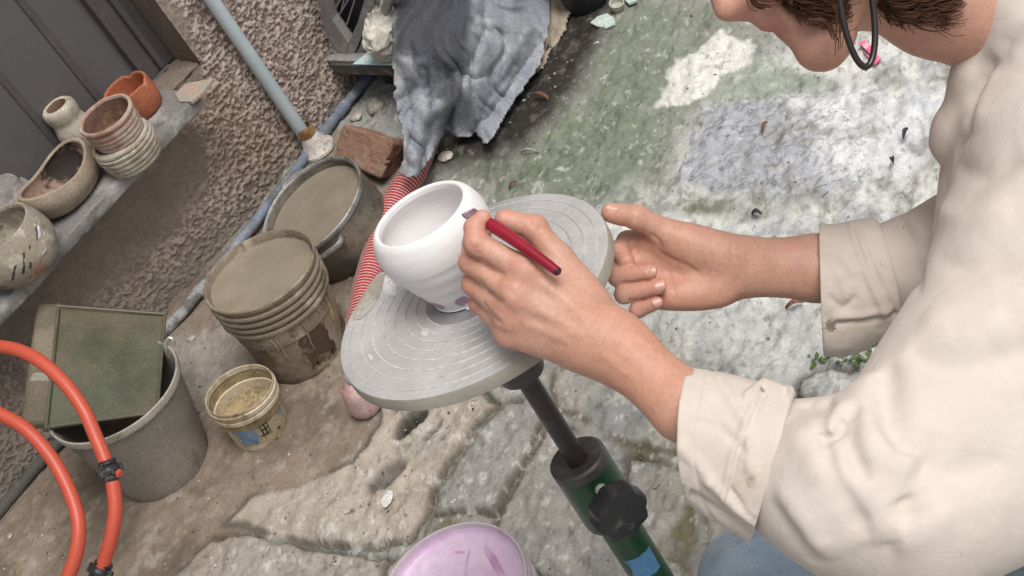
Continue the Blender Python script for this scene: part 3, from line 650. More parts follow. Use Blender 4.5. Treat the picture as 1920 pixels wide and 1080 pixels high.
lb = obj('label', side_patch(rw2, th, .95, h * .2, h * .66, .0008, nu=24, jag=.06, sd=8), M_LBL, tb)
M_BLUE = mat('faded_blue_print', (0.13, 0.22, 0.32), rough=0.6, spots=[((0.36, 0.29, 0.18), 26, 0.58, 0.06)], bump=0.2)
obj('print', side_patch(rw2, th - .5, .28, h * .26, h * .6, .0014, jag=.2, sd=2), M_BLUE, tb)
for k, (da, z0, z1, wd) in enumerate([(.0, .58, .545, .15), (.0, .475, .445, .15), (.0, .37, .34, .14), (-.10, .60, .32, .018), (.02, .60, .32, .018), (.13, .59, .33, .018), (.44, .30, .26, .06)]):
    obj('print', side_patch(rw2, th + .12 + da, wd, h * z1, h * z0, .0016 + .0002 * k, nu=10, nv=5, jag=.35, sd=20 + k), M_INK, tb)
# grey bin
B, ax, h, R = stand((310, 872), (208, 730), 134)
bn = thing('plastic_bin', 'big dusty grey plastic bin holding a green plastic tray, hook on its rim', 'bin', B - [0, 0, .006], ax)
M_BIN = mat('dusty_grey_plastic', (0.235, 0.212, 0.182), rough=0.66, spots=[((0.30, 0.27, 0.23), 5, 0.55, 0.14), ((0.17, 0.15, 0.125), 11, 0.62, 0.07, 8), ((0.33, 0.30, 0.26), 45, 0.70, 0.03)], bump=0.25, bscale=70)
M_BINRIM = mat('pale_plastic_rim', (0.36, 0.33, 0.285), rough=0.6, spots=[((0.24, 0.21, 0.17), 20, 0.56, 0.08)], bump=0.3)
rb = R * .71; rw3 = lambda z: rb + (R * .97 - rb) * z / h
prof = [(0, .003), (rb * .9, .001), (rb * .97, .004), (rb, .013)] + [(rw3(z), z) for z in np.linspace(.03, h - .012, 12)] + [(R * .95, h - .012)] + [(rw3(z) - .004, z) for z in np.linspace(h - .02, .03, 8)] + [(0, .02)]
obj('body', lathe(prof, 96, ring_wob(.006, 43)), M_BIN, bn, angle=50)
obj('rim', lathe([(R * .968, h - .014), (R * .995, h - .013), (R * 1.005, h - .006), (R * .997, h + .002), (R * .97, h + .003), (R * .952, h - .004)], 96, ring_wob(.006, 43)), M_BINRIM, bn)
M_HOOK = mat('galvanised_wire', (0.42, 0.40, 0.37), rough=0.45, metal=0.6, bump=0.1)
hk = [P(316, 668, 2.78), P(311, 655, 2.765), P(311, 642, 2.76), P(317, 634, 2.757), P(324, 637, 2.757), P(325, 648, 2.76)]
obj('hook', tube(spline(hk, 5), .0042, 8), M_HOOK, bn, world=True)
# green container standing in the bin
def quad_slab(name, parent, px, ds, thick, m, bv=.006, cuts=None, **kw):
    c = [P(*q, d) for q, d in zip(px, ds)]; n = np.cross(c[1] - c[0], c[3] - c[0]); n /= np.linalg.norm(n); n *= 1 if n @ FW > 0 else -1
    c = np.array(c); vf = hexa(np.concatenate([c + n * thick, c])); o = obj(name, vf, m, parent, world=parent is not None, smooth=False, **kw); bevel(o, bv, 3); return o, n, c
gc = thing('plastic_tray', 'thin grimy green plastic tray with a brown margin stuck upright in the grey bin', 'tray', P(180, 800, 2.82))
M_GRN = mat('grimy_green_plastic', (0.10, 0.118, 0.068), rough=0.45, spots=[((0.115, 0.098, 0.062), 5, 0.47, 0.14), ((0.055, 0.06, 0.035), 4, 0.6, 0.12), ((0.25, 0.23, 0.17), 12, 0.74, 0.03)], bump=0.2, bscale=60)
M_GRNB = mat('grimy_brown_plastic', (0.135, 0.11, 0.075), rough=0.6, spots=[((0.20, 0.165, 0.115), 8, 0.55, 0.12), ((0.085, 0.07, 0.05), 6, 0.62, 0.1)], bump=0.25)
fpx = [(112, 577), (308, 591), (293, 775), (90, 802)]; fd = [2.90, 2.95, 2.79, 2.75]
o_, n_, c_ = quad_slab('body', gc, [(68, 561), (306, 588), (290, 780), (34, 796)], [2.955, 2.960, 2.80, 2.785], .032, M_GRNB, .014)
quad_slab('front_panel', gc, fpx, [2.925, 2.935, 2.775, 2.77], .012, M_GRN, .004)
edge = [P(110, 574, 2.922), P(309, 589, 2.932), P(295, 775, 2.772), P(86, 804, 2.766)]
obj('bead', tube(spline([edge[3], edge[3] * .98 + edge[0] * .02, edge[3] * .5 + edge[0] * .5, edge[0] * .98 + edge[3] * .02, edge[0], edge[0] * .98 + edge[1] * .02, edge[0] * .5 + edge[1] * .5, edge[1] * .98 + edge[0] * .02, edge[1], edge[1] * .5 + edge[2] * .5, edge[2]], 4), .0035, 8), M_GRN, gc, world=True)
M_PALESPOT = mat('pale_scuff', (0.30, 0.27, 0.225), rough=0.8, bump=0.4)
th_ = np.linspace(0, 2 * np.pi, 18, endpoint=False)
obj('scuff', extrude([P(74 + 19 * math.cos(a) * (1 + .15 * math.sin(3 * a)), 716 + 22 * math.sin(a) * (1 + .2 * math.cos(2 * a)), 2.843) for a in th_], n_ * .02), M_PALESPOT, gc, world=True, smooth=False)
# violet bucket
T = P(848, 1112, 1.78); B = np.array([T[0], T[1], 0]); h = T[2]; 
vb = thing('violet_bucket', 'white bucket at the bottom edge brimming with pale violet glaze streaked darker', 'bucket', B)
R = 154 * 1.78 / FPX
M_VIN = mat('violet_wash', (0.80, 0.62, 0.78), rough=0.3, spots=[((0.68, 0.46, 0.65), 7, 0.54, 0.12, 6), ((0.84, 0.72, 0.83), 9, 0.58, 0.10, 6), ((0.46, 0.22, 0.42), 16, 0.72, 0.05, 6)], bump=0.08, fine=0.06, spec=0.5)
M_VOUT = mat('stained_white_plastic', (0.60, 0.53, 0.56), rough=0.4, spots=[((0.46, 0.28, 0.42), 14, 0.6, 0.08)], bump=0.1, fine=0.06)
rb = R * .78; rv = lambda z: rb + (R * .95 - rb) * z / h
prof = [(0, .002), (rb * .95, 0), (rb, .005)] + [(rv(z), z) for z in np.linspace(.03, h - .05, 10)] + [(R * .95, h - .048), (R * .99, h - .044), (R * .99, h - .036), (R * .955, h - .034), (R * .955, h - .024), (R * .985, h - .022), (R * .99, h - .012), (R * .97, h - .010), (R * .985, h - .005), (R * 1.0, h - .001), (R * .995, h + .003), (R * .97, h + .003), (R * .955, h - .003)]
obj('body', lathe(prof, 96, ring_wob(.003, 53)), M_VOUT, vb, angle=40)
obj('glaze_surface', lathe([(R * .954, h - .003), (R * .942, h - .009), (R * .90, h - .013), (R * .6, h - .015), (R * .3, h - .0155), (0.001, h - .0155)], 96), M_VIN, vb)
M_VDRIP = mat('purple_streak', (0.56, 0.30, 0.51), rough=0.3, spots=[((0.68, 0.46, 0.65), 30, 0.52, 0.1)], bump=0.05, fine=0.05)
for pl, wd in (([(903, 1004), (914, 1030), (930, 1058), (948, 1092)], .0062), ([(884, 1018), (876, 1050), (872, 1084)], .0022), ([(800, 1040), (770, 1066), (756, 1092)], .003), ([(836, 1022), (852, 1034), (872, 1036)], .0026), ([(950, 1030), (962, 1052), (968, 1080)], .0028)):
    pts = []
    for q in spline(np.array(pl, float), 5): r_ = ray(*q); pts.append(CAM + r_ * ((h - .0146 - CAMH) / r_[2]))
    m_ = len(pts); obj('streak', tube(np.array(pts), wd * np.interp(np.linspace(0, 1, m_), [0, .2, .6, 1], [.3, .8, 1, .7]) * .16, 8, flat=6.0, up=(0, 0, 1)), M_VDRIP, vb, world=True)
# pink bottle under the wheel
B, ax, h, R = stand((690, 772), (662, 708), 34)
pb = thing('pink_bottle', 'squat pale pink bottle with red paint smears on the ground beneath the turntable', 'bottle', B, ax)
M_PINKB = mat('pink_smeared_plastic', (0.50, 0.36, 0.34), rough=0.45, spots=[((0.42, 0.05, 0.07), 26, 0.605, 0.02, 6), ((0.44, 0.27, 0.26), 12, 0.55, 0.1)], bump=0.15)
pr = smooth_prof([(0.001, .0), (R * .5, .002), (R * .85, .010), (R, .026), (R * 1.0, .05), (R * .9, .07), (R * .6, .083), (R * .36, .088), (R * .34, .094)], 5)
obj('body', lathe(pr, 40), M_PINKB, pb); obj('cap', lathe([(R * .40, .092), (R * .42, .094), (R * .42, .104), (R * .38, .107), (0.001, .107)], 32), M_VOUT, pb)

# ================================================================== PIPES, HOSES, BRICK
M_PVC = mat('pale_blue_pipe', (0.44, 0.52, 0.56), rough=0.42, spots=[((0.36, 0.42, 0.45), 8, 0.58, 0.1), ((0.5, 0.56, 0.58), 5, 0.5, 0.15)], bump=0.08, fine=0.06)
M_RUST = mat('rust', (0.24, 0.12, 0.045), rough=0.9, spots=[((0.42, 0.30, 0.17), 40, 0.55, 0.08)], bump=0.6)
M_FLANGE = mat('chalky_white_plastic', (0.56, 0.52, 0.48), rough=0.6, spots=[((0.3, 0.25, 0.21), 26, 0.6, 0.06)], bump=0.25)
po = 0.035; s_p = 1.148
b0 = wpt(s_p + .004, 0.0, po + .01); pp = thing('standpipe', 'pale blue pipe running up the stucco wall from a white floor flange', 'pipe', b0)
r_p = .0175
zt = [0.055, .3, .6, 1.0, 1.6, 2.4]
obj('shaft', tube(spline([wpt(s_p, z, po) for z in zt], 4), r_p, 20), M_PVC, pp, world=True)
obj('rust_collar', lathe([(r_p + .001, .046), (r_p + .004, .05), (r_p + .006, .058), (r_p + .003, .066), (r_p + .004, .072), (r_p + .0005, .082)], 40, ring_wob(.12, 5, .006)), M_RUST, pp)
F0 = W(577, 282, po + .012); 
fl = [(r_p + .001, .06), (r_p + .006, .055), (r_p + .010, .036), (r_p + .017, .018), (.046, .010), (.047, .003), (.044, .0), (r_p, -.002)]
obj('flange', lathe(fl, 48, ring_wob(.02, 8)), M_FLANGE, pp)
for k in range(6):
    a = k * math.pi / 3 + .3; u = np.array([math.cos(a), math.sin(a), 0]); v = np.array([-u[1], u[0], 0])
    obj('flange_rib', extrude([u * (r_p + .002) + v * .003 + [0, 0, .05], u * (r_p + .010) + v * .003 + [0, 0, .04], u * .04 + v * .003 + [0, 0, .012], u * (r_p + .002) + v * .003 + [0, 0, .008]], -v * .006), M_FLANGE, pp, smooth=False)
obj('socket', lathe([(.030, -.006), (.032, -.002), (.031, .002)], 32, cap0=True), M_RUST, pp)
# long pipe lying along the foot of the wall
M_DRAIN = mat('painted_drain_pipe', (0.155, 0.17, 0.20), rough=0.7, spots=[((0.33, 0.32, 0.31), 12, 0.55, 0.06, 8), ((0.09, 0.085, 0.08), 7, 0.6, 0.06), ((0.15, 0.20, 0.29), 4, 0.55, 0.1)], bump=0.5, bscale=60)
s0_, _ = wsz(-60, 1010); s1_, _ = wsz(700, 130)
dp = [wpt(s, .018 + .004 * math.sin(s * 9), .024 + .004 * math.sin(s * 5 + 1)) for s in np.linspace(s0_, s1_, 16)]
dr = thing('drain_pipe', 'chipped blue grey pipe lying along the foot of the stucco wall', 'pipe', dp[0])
M_DRAINW = mat('pale_drain_pipe', (0.33, 0.33, 0.32), rough=0.75, spots=[((0.14, 0.135, 0.125), 22, 0.52, 0.06, 8)], bump=0.5, bscale=60)
M_DRAIND = mat('dirty_drain_pipe', (0.10, 0.095, 0.088), rough=0.8, spots=[((0.2, 0.18, 0.155), 18, 0.58, 0.06, 8)], bump=0.5, bscale=60)
_ps = [wsz(60, 890, .03)[0], wsz(350, 600, .065)[0], wsz(480, 430, .06)[0], wsz(640, 206, .02)[0]]
drp = lambda s: wpt(s, .014 + .003 * math.sin(s * 9), float(np.interp(s, _ps, [.03, .068, .064, .02])))
cut = [s0_, wsz(200, 760, .02)[0], wsz(420, 545, .06)[0], s1_]
for k, m_ in enumerate((M_DRAIND, M_DRAINW, M_DRAIN)):
    obj('section', tube([drp(q) for q in np.linspace(cut[k], cut[k + 1], 24)], .0135 * (1 + .06 * RNG.standard_normal(24)), 16), m_, dr, world=True)
for px in ((392, 572), (604, 258), (640, 206)):
    s_ = wsz(*px, .02)[0]; obj('coupling', tube([drp(s_ - .024), drp(s_ - .022), drp(s_ + .022), drp(s_ + .024)], [.0145, .0162, .0162, .0145], 18), M_DRAINW if px[0] < 400 else M_DRAIN, dr, world=True)
# brown block
M_BRICK = mat('brown_block', (0.30, 0.175, 0.12), rough=0.92, spots=[((0.38, 0.25, 0.18), 16, 0.55, 0.08, 8), ((0.10, 0.06, 0.042), 50, 0.66, 0.04, 8), ((0.30, 0.24, 0.19), 9, 0.66, 0.06)], bump=0.8, bscale=90, bdist=0.006)
def blk(px, d): return [P(*q, e) for q, e in zip(px, d)]
tp = [(618, 292), (636, 232), (742, 262), (716, 332)]
bc = np.array([G(655, 330) + [0, 0, 0.0], G(742, 300)])
t4 = [G(620, 300, .03), G(640, 232, .10), G(742, 264, .10), G(712, 336, .03)]
dn = np.array([.03, .045, -.055])
pav = thing('block', 'pitted reddish brown block lying tilted beside the white pipe foot', 'block', G(670, 310))
obj('brick_body', rough_box(hexa([q + dn for q in t4] + t4), 26, .0045, 26, 77), M_BRICK, pav, world=True, angle=60)
# red and white corrugated hose
M_HRED = mat('red_hose', (0.36, 0.035, 0.045), rough=0.55, spots=[((0.30, 0.03, 0.04), 10, 0.58, 0.1)], bump=0.15)
M_HWHT = mat('cream_hose_wire', (0.56, 0.42, 0.37), rough=0.55, spots=[((0.45, 0.34, 0.3), 14, 0.6, 0.1)], bump=0.15)
hl = [(800, 262), (775, 322), (745, 372), (722, 425), (704, 480), (690, 530), (680, 575), (676, 625), (690, 680), (730, 720)]
hp = [G(*q, .033) for q in hl]; hs_ = spline(hp, 30)
hose = thing('suction_hose', 'thick red hose ribbed in white running out from under the grey cloth', 'hose', G(740, 400))
obj('red_wall', tube(hs_, .0305, 20, up=(1, 0, 0)), M_HRED, hose, world=True)
ss = np.concatenate([[0], np.cumsum(np.linalg.norm(np.diff(hs_, axis=0), axis=1))]); pitch = .0088; nt_ = int(ss[-1] / pitch * 14)
uu = np.linspace(0, ss[-1], nt_); cen_ = np.stack([np.interp(uu, ss, hs_[:, k]) for k in range(3)], 1)
tg = np.gradient(cen_, axis=0); tg /= np.linalg.norm(tg, axis=1)[:, None]; n1_ = np.cross(tg, [0, 0, 1.0]); n1_ /= np.linalg.norm(n1_, axis=1)[:, None]; n2_ = np.cross(tg, n1_)
ph = uu / pitch * 2 * np.pi
obj('wire_rib', tube(cen_ + .0308 * (np.cos(ph)[:, None] * n1_ + np.sin(ph)[:, None] * n2_), .0015, 5), M_HWHT, hose, world=True)
# orange air hose
M_ORANGE = mat('orange_rubber', (0.52, 0.085, 0.048), rough=0.42, spots=[((0.48, 0.075, 0.04), 7, 0.55, 0.12), ((0.60, 0.30, 0.22), 13, 0.69, 0.03), ((0.28, 0.11, 0.07), 34, 0.69, 0.03)], bump=0.1, fine=0.06, spec=0.5)
M_BLK = mat('black_fitting', (0.020, 0.020, 0.022), rough=0.45, spots=[((0.11, 0.105, 0.10), 30, 0.62, 0.05)], bump=0.3, spec=0.5)
def arc_pts(px, ds): return spline([P(*q, d) for q, d in zip(px, ds)], 10)
oa = arc_pts([(-160, 690), (-80, 655), (0, 650), (60, 668), (115, 712), (155, 765), (180, 820), (200, 870), (212, 910), (216, 960), (208, 1010), (194, 1056), (172, 1110), (150, 1160)], [2.62, 2.58, 2.54, 2.5, 2.47, 2.45, 2.44, 2.43, 2.425, 2.42, 2.42, 2.43, 2.45, 2.5])
ob = arc_pts([(-140, 730), (-60, 748), (0, 776), (50, 806), (96, 858), (128, 916), (146, 972), (146, 1020), (134, 1066), (110, 1120), (80, 1170)], [2.7, 2.68, 2.66, 2.64, 2.62, 2.6, 2.58, 2.57, 2.57, 2.58, 2.6])
oh = thing('air_hose', 'stiff orange rubber hose looping up in front of the grey bin with black couplings', 'hose', G(150, 1120))
obj('outer_loop', tube(oa, .0125, 16), M_ORANGE, oh, world=True)
obj('inner_loop', tube(ob, .0135, 16), M_ORANGE, oh, world=True)
for (px, d, dr_) in (((206, 882), 2.427, (16, 46)), ((188, 1072), 2.435, (-22, 48))):
    a = P(px[0] - dr_[0] * .42, px[1] - dr_[1] * .42, d); b = P(px[0] + dr_[0] * .42, px[1] + dr_[1] * .42, d); t_ = np.linspace(0, 1, 13)
    rad = np.array([.013, .0165, .0168, .0150, .0185, .0205, .0208, .0205, .0185, .0150, .0168, .0165, .013])
    cp = obj('coupling', tube([a + (b - a) * q for q in t_], rad, 16), M_BLK, oh, world=True, angle=30)
    c0 = (a + b) / 2; side = CX * .018 + CY * .004 - FW * .008
    obj('clamp_tab', tube([c0 + side * .7, c0 + side * 1.1, c0 + side * 1.2], [.008, .008, .006], 8), M_ORANGE if d < 2.43 else M_BLK, cp, world=True)
    for k in range(6):
        an = k * math.pi / 3; e = (b - a) / np.linalg.norm(b - a); u = np.cross(e, FW); u /= np.linalg.norm(u); v = np.cross(e, u); q = c0 + .0205 * (math.cos(an) * u + math.sin(an) * v)
        obj('grip_rib', tube([q - e * .008, q + e * .008], .0032, 6), M_BLK, cp, world=True)

# ================================================================== POTTERY ON THE SILL
def on_sill(px, o): # foot pixel centre -> point on top of the slab
    r = ray(*px); p = CAM + r * ((SILL_T - CAMH) / r[2]); return p
def M_clay(name, c, *sp, **k): return mat(name, c, rough=k.pop('rough', .8), spots=sp, bump=k.pop('bump', .4), bscale=k.pop('bscale', 70), bdist=.003, **k)
def vessel(name, label, px, prof_px, m_out, m_in, cat='pot', wobs=None, inner=None, tilt=None):
    """prof_px: list of (radius px, height px along the axis) for the outside, then inside"""
    b = on_sill(px, 0); d = dep(b); k = d / FPX; vk = k / math.cos(math.asin(-(b - CAM)[2] * -1 / np.linalg.norm(b - CAM)) * 0 + math.radians(32))
    t = thing(name, label, cat, b + [0, 0, .001], tilt)
    pr = smooth_prof([(r * k, z * vk) for r, z in prof_px], 4)
    obj('body', lathe(pr, 64, wobs), m_out, t)
    if inner: obj('inside', lathe(smooth_prof([(max(r * k, .0005), z * vk) for r, z in inner], 4), 64, wobs), m_in, t)
    return t, k, vk
TERRA = M_clay('terracotta', (0.37, 0.12, 0.058), ((0.31, 0.095, 0.048), 14, .55, .1), ((0.5, 0.2, 0.11), 30, .62, .06), bump=.2)
TERRAIN = M_clay('burnt_clay', (0.22, 0.125, 0.09), ((0.33, 0.19, 0.13), 16, .55, .1), ((0.14, .08, .06), 9, .6, .1))
CREAM = M_clay('cream_slip', (0.45, 0.40, 0.32), ((0.30, 0.245, 0.18), 20, .56, .07, 8), ((0.52, .48, .40), 12, .6, .08))
COILP = M_clay('coil_clay', (0.39, 0.262, 0.21), ((0.46, 0.37, 0.30), 14, .52, .08, 8), ((0.27, 0.15, .10), 10, .6, .08))
COILW = M_clay('white_coil_clay', (0.43, 0.385, 0.31), ((0.29, 0.24, 0.18), 18, .55, .08, 8), ((0.5, .46, .39), 30, .62, .05))
BUFF = M_clay('buff_clay', (0.33, 0.265, 0.20), ((0.27, 0.21, 0.155), 10, .55, .12), ((0.38, .31, .24), 16, .6, .1), bump=.15)
BURNT = M_clay('scorched_clay', (0.30, 0.20, 0.15), ((0.035, 0.025, 0.022), 11, .50, .04, 9), ((0.38, .26, .2), 24, .66, .05))
STRIPE = M_clay('striped_glaze', (0.30, 0.26, 0.20), ((0.43, 0.39, 0.31), 20, .56, .04, 8), ((0.16, 0.13, .10), 14, .62, .05), ((0.36, .19, .13), 8, .66, .05))
M_BLACKP = mat('black_brush_paint', (0.04, 0.04, 0.045), rough=.6, spots=[((0.25, .22, .17), 40, .62, .05)], bump=.1)
M_WHITEP = mat('white_brush_paint', (0.62, 0.62, 0.62), rough=.6, spots=[((0.35, .32, .27), 40, .62, .05)], bump=.1)
# terracotta ashtray with pinched notches
def notch(r, z, th, i):
    a = np.exp(-((np.angle(np.exp(1j * (th - 1.25)))) / .16) ** 2) + np.exp(-((np.angle(np.exp(1j * (th + .55)))) / .16) ** 2)
    top = z / (z.max() + 1e-6); kz = np.clip((z - .02) / .03, 0, 1); return r * (1 - .05 * a * kz), z - .007 * a * kz
t, k, vk = vessel('ashtray', 'terracotta dish with notched rim at the far end of the stone sill', (268, 208), [(.5, 0), (36, 0), (45, 6), (48, 25), (46, 46), (45, 50), (42, 51), (40, 48)], TERRA, TERRA, 'dish', notch, [(40, 48), (40, 30), (36, 12), (20, 7), (.5, 6)])
# cream jar
vessel('jar', 'small lumpy cream jar with narrow dark mouth behind the stacked coil pots', (166, 272), [(.5, 0), (24, 0), (32, 6), (36, 22), (35, 40), (31, 52), (30, 58), (32, 68), (32, 78), (28, 84), (20, 84)], CREAM, TERRAIN, 'jar', ring_wob(.05, 61, .001), [(20, 84), (19, 76), (18, 60), (10, 40), (.5, 38)])
# two coil pots stacked
def coils(n, r0, r1, z0, z1, bulge=0):
    pts = []
    for i in range(n):
        u0 = i / n; r = r0 + (r1 - r0) * u0 + bulge * math.sin(math.pi * (i + .5) / n); zz = z0 + (z1 - z0) * u0; dz = (z1 - z0) / n
        pts += [(r - 3.2, zz + .02 * dz), (r - .4, zz + .18 * dz), (r, zz + .5 * dz), (r - .4, zz + .82 * dz)]
    return pts + [(r1 - 3, z1)]
def coilwob(sd):
    def f(r, z, th, i):
        n = fbm(np.stack([np.cos(th), np.sin(th), np.full_like(th, (i // 16) * .7)], 1), 1.7, 3, sd); return r * (1 + .03 * n), z + .0022 * n
    return f
def coil_vessel(name, label, base, k, vk, prof, inner, mo, mi, sd, tilt=None):
    t = thing(name, label, 'pot', base, tilt)
    pr = spline([(r * k, z * vk) for r, z in prof], 4); obj('body', lathe(pr, 64, coilwob(sd)), mo, t)
    obj('inside', lathe(spline([(max(r * k, .0005), z * vk) for r, z in inner], 4), 64, coilwob(sd)), mi, t); return t
b = on_sill((258, 300), 0); k = dep(b) / FPX; vk = k / math.cos(math.radians(32))
coil_vessel('coil_pot', 'whitish coil pot underneath the brown one in the stack on the sill', b + [0, 0, .001], k, vk, [(.5, 0), (48, 0)] + coils(6, 52, 58, 1, 50, 5) + [(50, 52)], [(50, 52), (47, 40), (42, 12), (.5, 8)], COILW, COILW, 71)
up_ = b + np.array([0, 0, 48 * vk]) + CX * (8 * k) + CY * (4 * k)
coil_vessel('coil_pot', 'brown coil pot with cream rim standing on top of the whitish coil pot', up_, k, vk, [(.5, 1), (44, 1)] + coils(5, 46, 54, 2, 44, 1) + [(53, 48), (55, 52), (53, 56), (49, 56), (47, 52)], [(47, 52), (47, 44), (46, 20), (40, 12), (.5, 10)], COILP, TERRAIN, 75, (.03, -.05, 1))
# oval scorched bowl
def ovalw(r, z, th, i):
    e = 1 + .30 * np.abs(np.cos(th - 0.75)) ** 2 + .10 * np.clip(np.cos(th - 0.75 - math.pi), 0, 1) ** 3; return r * e, z + .010 * np.cos(2 * (th - 0.75)) * np.clip(z / .05, 0, 1)
bw, k, vk = vessel('bowl', 'oval buff bowl with a scorched black inside, in the middle of the sill', (140, 366), [(.5, 0), (34, 0), (52, 8), (63, 26), (65, 40), (62, 52), (60, 55), (57, 55), (55, 52)], BUFF, BURNT, 'bowl', ovalw, [(55, 52), (57, 42), (52, 24), (36, 12), (.5, 8)])
# striped bowl
sb, k, vk = vessel('bowl', 'large bowl with worn brush stripes and flaking glaze at the near end of the sill', (58, 500), [(.5, 0), (50, 0), (70, 12), (82, 38), (78, 66), (70, 84), (67, 88), (63, 87), (61, 82)], STRIPE, STRIPE, 'bowl', ring_wob(.012, 81, .0015), [(61, 82), (66, 62), (66, 38), (50, 14), (.5, 9)])
pr_ = np.array([(50, 0), (70, 12), (82, 38), (78, 66), (70, 84)], float)
def rs(z): return np.interp(z, pr_[:, 1] * vk, pr_[:, 0] * k)
for i, (px, m_, wd, z0, z1, sh) in enumerate([((100, 430), M_WHITEP, .07, .62, .78, .3), ((112, 452), M_BLACKP, .05, .5, .66, .4), ((92, 446), M_BLACKP, .035, .55, .8, .5), ((64, 500), M_BLACKP, .03, .22, .7, .5), ((44, 505), M_BLACKP, .03, .22, .68, .5), ((24, 520), M_BLACKP, .035, .25, .6, .5), ((84, 480), M_WHITEP, .09, .30, .45, .2), ((5, 500), M_BLACKP, .03, .3, .7, .4)]):
    a, _ = az_to(sb, px, 88 * vk * (z0 + z1) / 2)
    obj('brush_stripe', side_patch(rs, a, wd, 88 * vk * z0, 88 * vk * z1, .0012, nu=6, nv=8, jag=.12, sd=90 + i, shear=sh), m_, sb)
# grey rag bundle
M_RAG = mat('stiff_grey_rag', (0.25, 0.23, 0.22), rough=.9, spots=[((0.36, .33, .30), 18, .55, .08, 8), ((0.33, .17, .08), 16, .7, .05)], bump=.6, bscale=90)
rg = on_sill((14, 392), 0); th2 = np.linspace(0, 2 * np.pi, 64, endpoint=False); V = []; Fs = []
for i, z in enumerate(np.linspace(0, 1, 26)):
    rr = (.052 * (1 - .75 * z ** 1.6) + .004) * (1 + .22 * fbm(np.stack([np.cos(th2) * 1.3, np.sin(th2) * 1.3, np.full(64, z * 1.2)], 1), 2.2, 4, 301)); V.append(np.stack([rr * np.cos(th2) * 1.35 + .03 * z, rr * np.sin(th2), np.full(64, .088 * z) + .006 * fbm(np.stack([np.cos(th2), np.sin(th2)], 1), 2, 2, 9) * z], 1))
for i in range(25):
    for j in range(64): Fs.append([i * 64 + j, i * 64 + (j + 1) % 64, (i + 1) * 64 + (j + 1) % 64, (i + 1) * 64 + j])
Fs.append([25 * 64 + j for j in range(64)])
rt = thing('rag', 'stiff crumpled grey rag bundle between the two bowls on the sill', 'rag', rg + [0, 0, .001])
obj('bundle', (np.concatenate(V), Fs), M_RAG, rt)
q = [P(22, 356, dep(rg) - .06), P(66, 372, dep(rg) - .06), P(52, 388, dep(rg) - .06), P(30, 384, dep(rg) - .055)]
obj('loose_corner', extrude(q, FW * .006), M_RAG, rt, world=True, smooth=False)
# broken tile piece leaning at the sill end
tq = [wpt(*wsz(330, 178, -.03)[:2], -.03), wpt(*wsz(402, 152, 0.012)[:2], .012), wpt(*wsz(362, 196, .014)[:2], .014), wpt(*wsz(340, 194, .0)[:2], .0)]
M_TILE = mat('sandy_shard', (0.44, 0.30, 0.21), rough=.85, spots=[((0.34, .30, .26), 14, .5, .1)], bump=.3)
z_ = SILL_T + .002
shp = [(332, 182), (352, 162), (403, 152), (384, 178), (362, 196), (340, 196)]
sh_ = obj('shard', extrude([G(*q, SILL_T - .004) for q in shp], (0, 0, .010)), M_TILE, smooth=False, label='flat sandy orange shard lying where the sill meets the stucco', cat='shard')
bevel(sh_, .002)
M_CRUMB = mat('plaster_crumb', (0.16, 0.14, 0.12), rough=.95, bump=.6)
# ================================================================== HEAP BESIDE THE WALL: fan housing, bag, cloths
M_GREYPL = mat('grey_plastic', (0.30, 0.29, 0.285), rough=0.6, spots=[((0.42, 0.40, 0.38), 18, 0.58, 0.07, 8), ((0.18, 0.17, 0.165), 10, 0.62, 0.07)], bump=0.3)
M_DKPL = mat('dark_plastic', (0.03, 0.03, 0.036), rough=0.55, spots=[((0.10, 0.095, 0.09), 22, 0.64, 0.05)], bump=0.2)
M_DKGREY = mat('dark_grey_board', (0.095, 0.09, 0.085), rough=0.75, spots=[((0.2, 0.19, 0.175), 24, 0.6, 0.06, 8)], bump=0.4)
A_ = G(606, 118, .13); B_ = G(790, 124, .13); eu = (B_ - A_) * [1, 1, 0]; eu /= np.linalg.norm(eu); ev = np.array([-eu[1], eu[0], 0]); ev *= 1 if ev @ FW > 0 else -1
tray = thing('tray_stand', 'low dark grey slab shelf carrying the broken fan housing beside the stucco', 'shelf', A_ * [1, 1, 0])
def ebox(u0, u1, v0, v1, z0, z1, o=A_):
    b = o * [1, 1, 0]; f = lambda u, v, z: b + eu * u + ev * v + np.array([0, 0, z]); return hexa([f(u0, v0, z0), f(u1, v0, z0), f(u1, v1, z0), f(u0, v1, z0), f(u0, v0, z1), f(u1, v0, z1), f(u1, v1, z1), f(u0, v1, z1)])
bevel(obj('slab', ebox(.018, .42, 0, .3, .092, .126), M_DKGREY, tray, world=True, smooth=False), .004)
bevel(obj('top_board', ebox(.0, .42, .006, .3, .1262, .136), M_GREYPL, tray, world=True, smooth=False), .003)
obj('support', ebox(.09, .40, .07, .28, -.02, .0918), M_DKPL, tray, world=True, smooth=False)
fan = thing('fan_housing', 'broken grey fan housing with angular spokes and dark inside standing on the slab', 'fan', A_ * [1, 1, 0] + [0, 0, .136])
def VPt(x, y, off=0):
    r = ray(x, y); o = A_ + ev * (.03 + off); return CAM + r * (((o - CAM) @ ev) / (r @ ev))
def plate(name, px, off, thick, m, parent, bv=.004):
    o = obj(name, extrude([VPt(*q, off) for q in px], ev * thick), m, parent, world=True, smooth=False); bevel(o, bv); return o
plate('frame_spoke', [(580, -60), (603, -60), (611, 0), (623, 36), (653, 80), (646, 121), (622, 88), (603, 46), (592, 0)], 0, .028, M_GREYPL, fan)
plate('frame_spoke', [(653, 80), (670, 44), (684, -2), (690, -60), (704, -60), (700, 6), (682, 58), (664, 100), (648, 122), (647, 121)], .003, .028, M_GREYPL, fan)
plate('frame_spoke', [(666, 99), (688, 66), (712, 20), (738, -60), (754, -60), (728, 24), (700, 76), (668, 116), (650, 124)], .006, .028, M_GREYPL, fan)
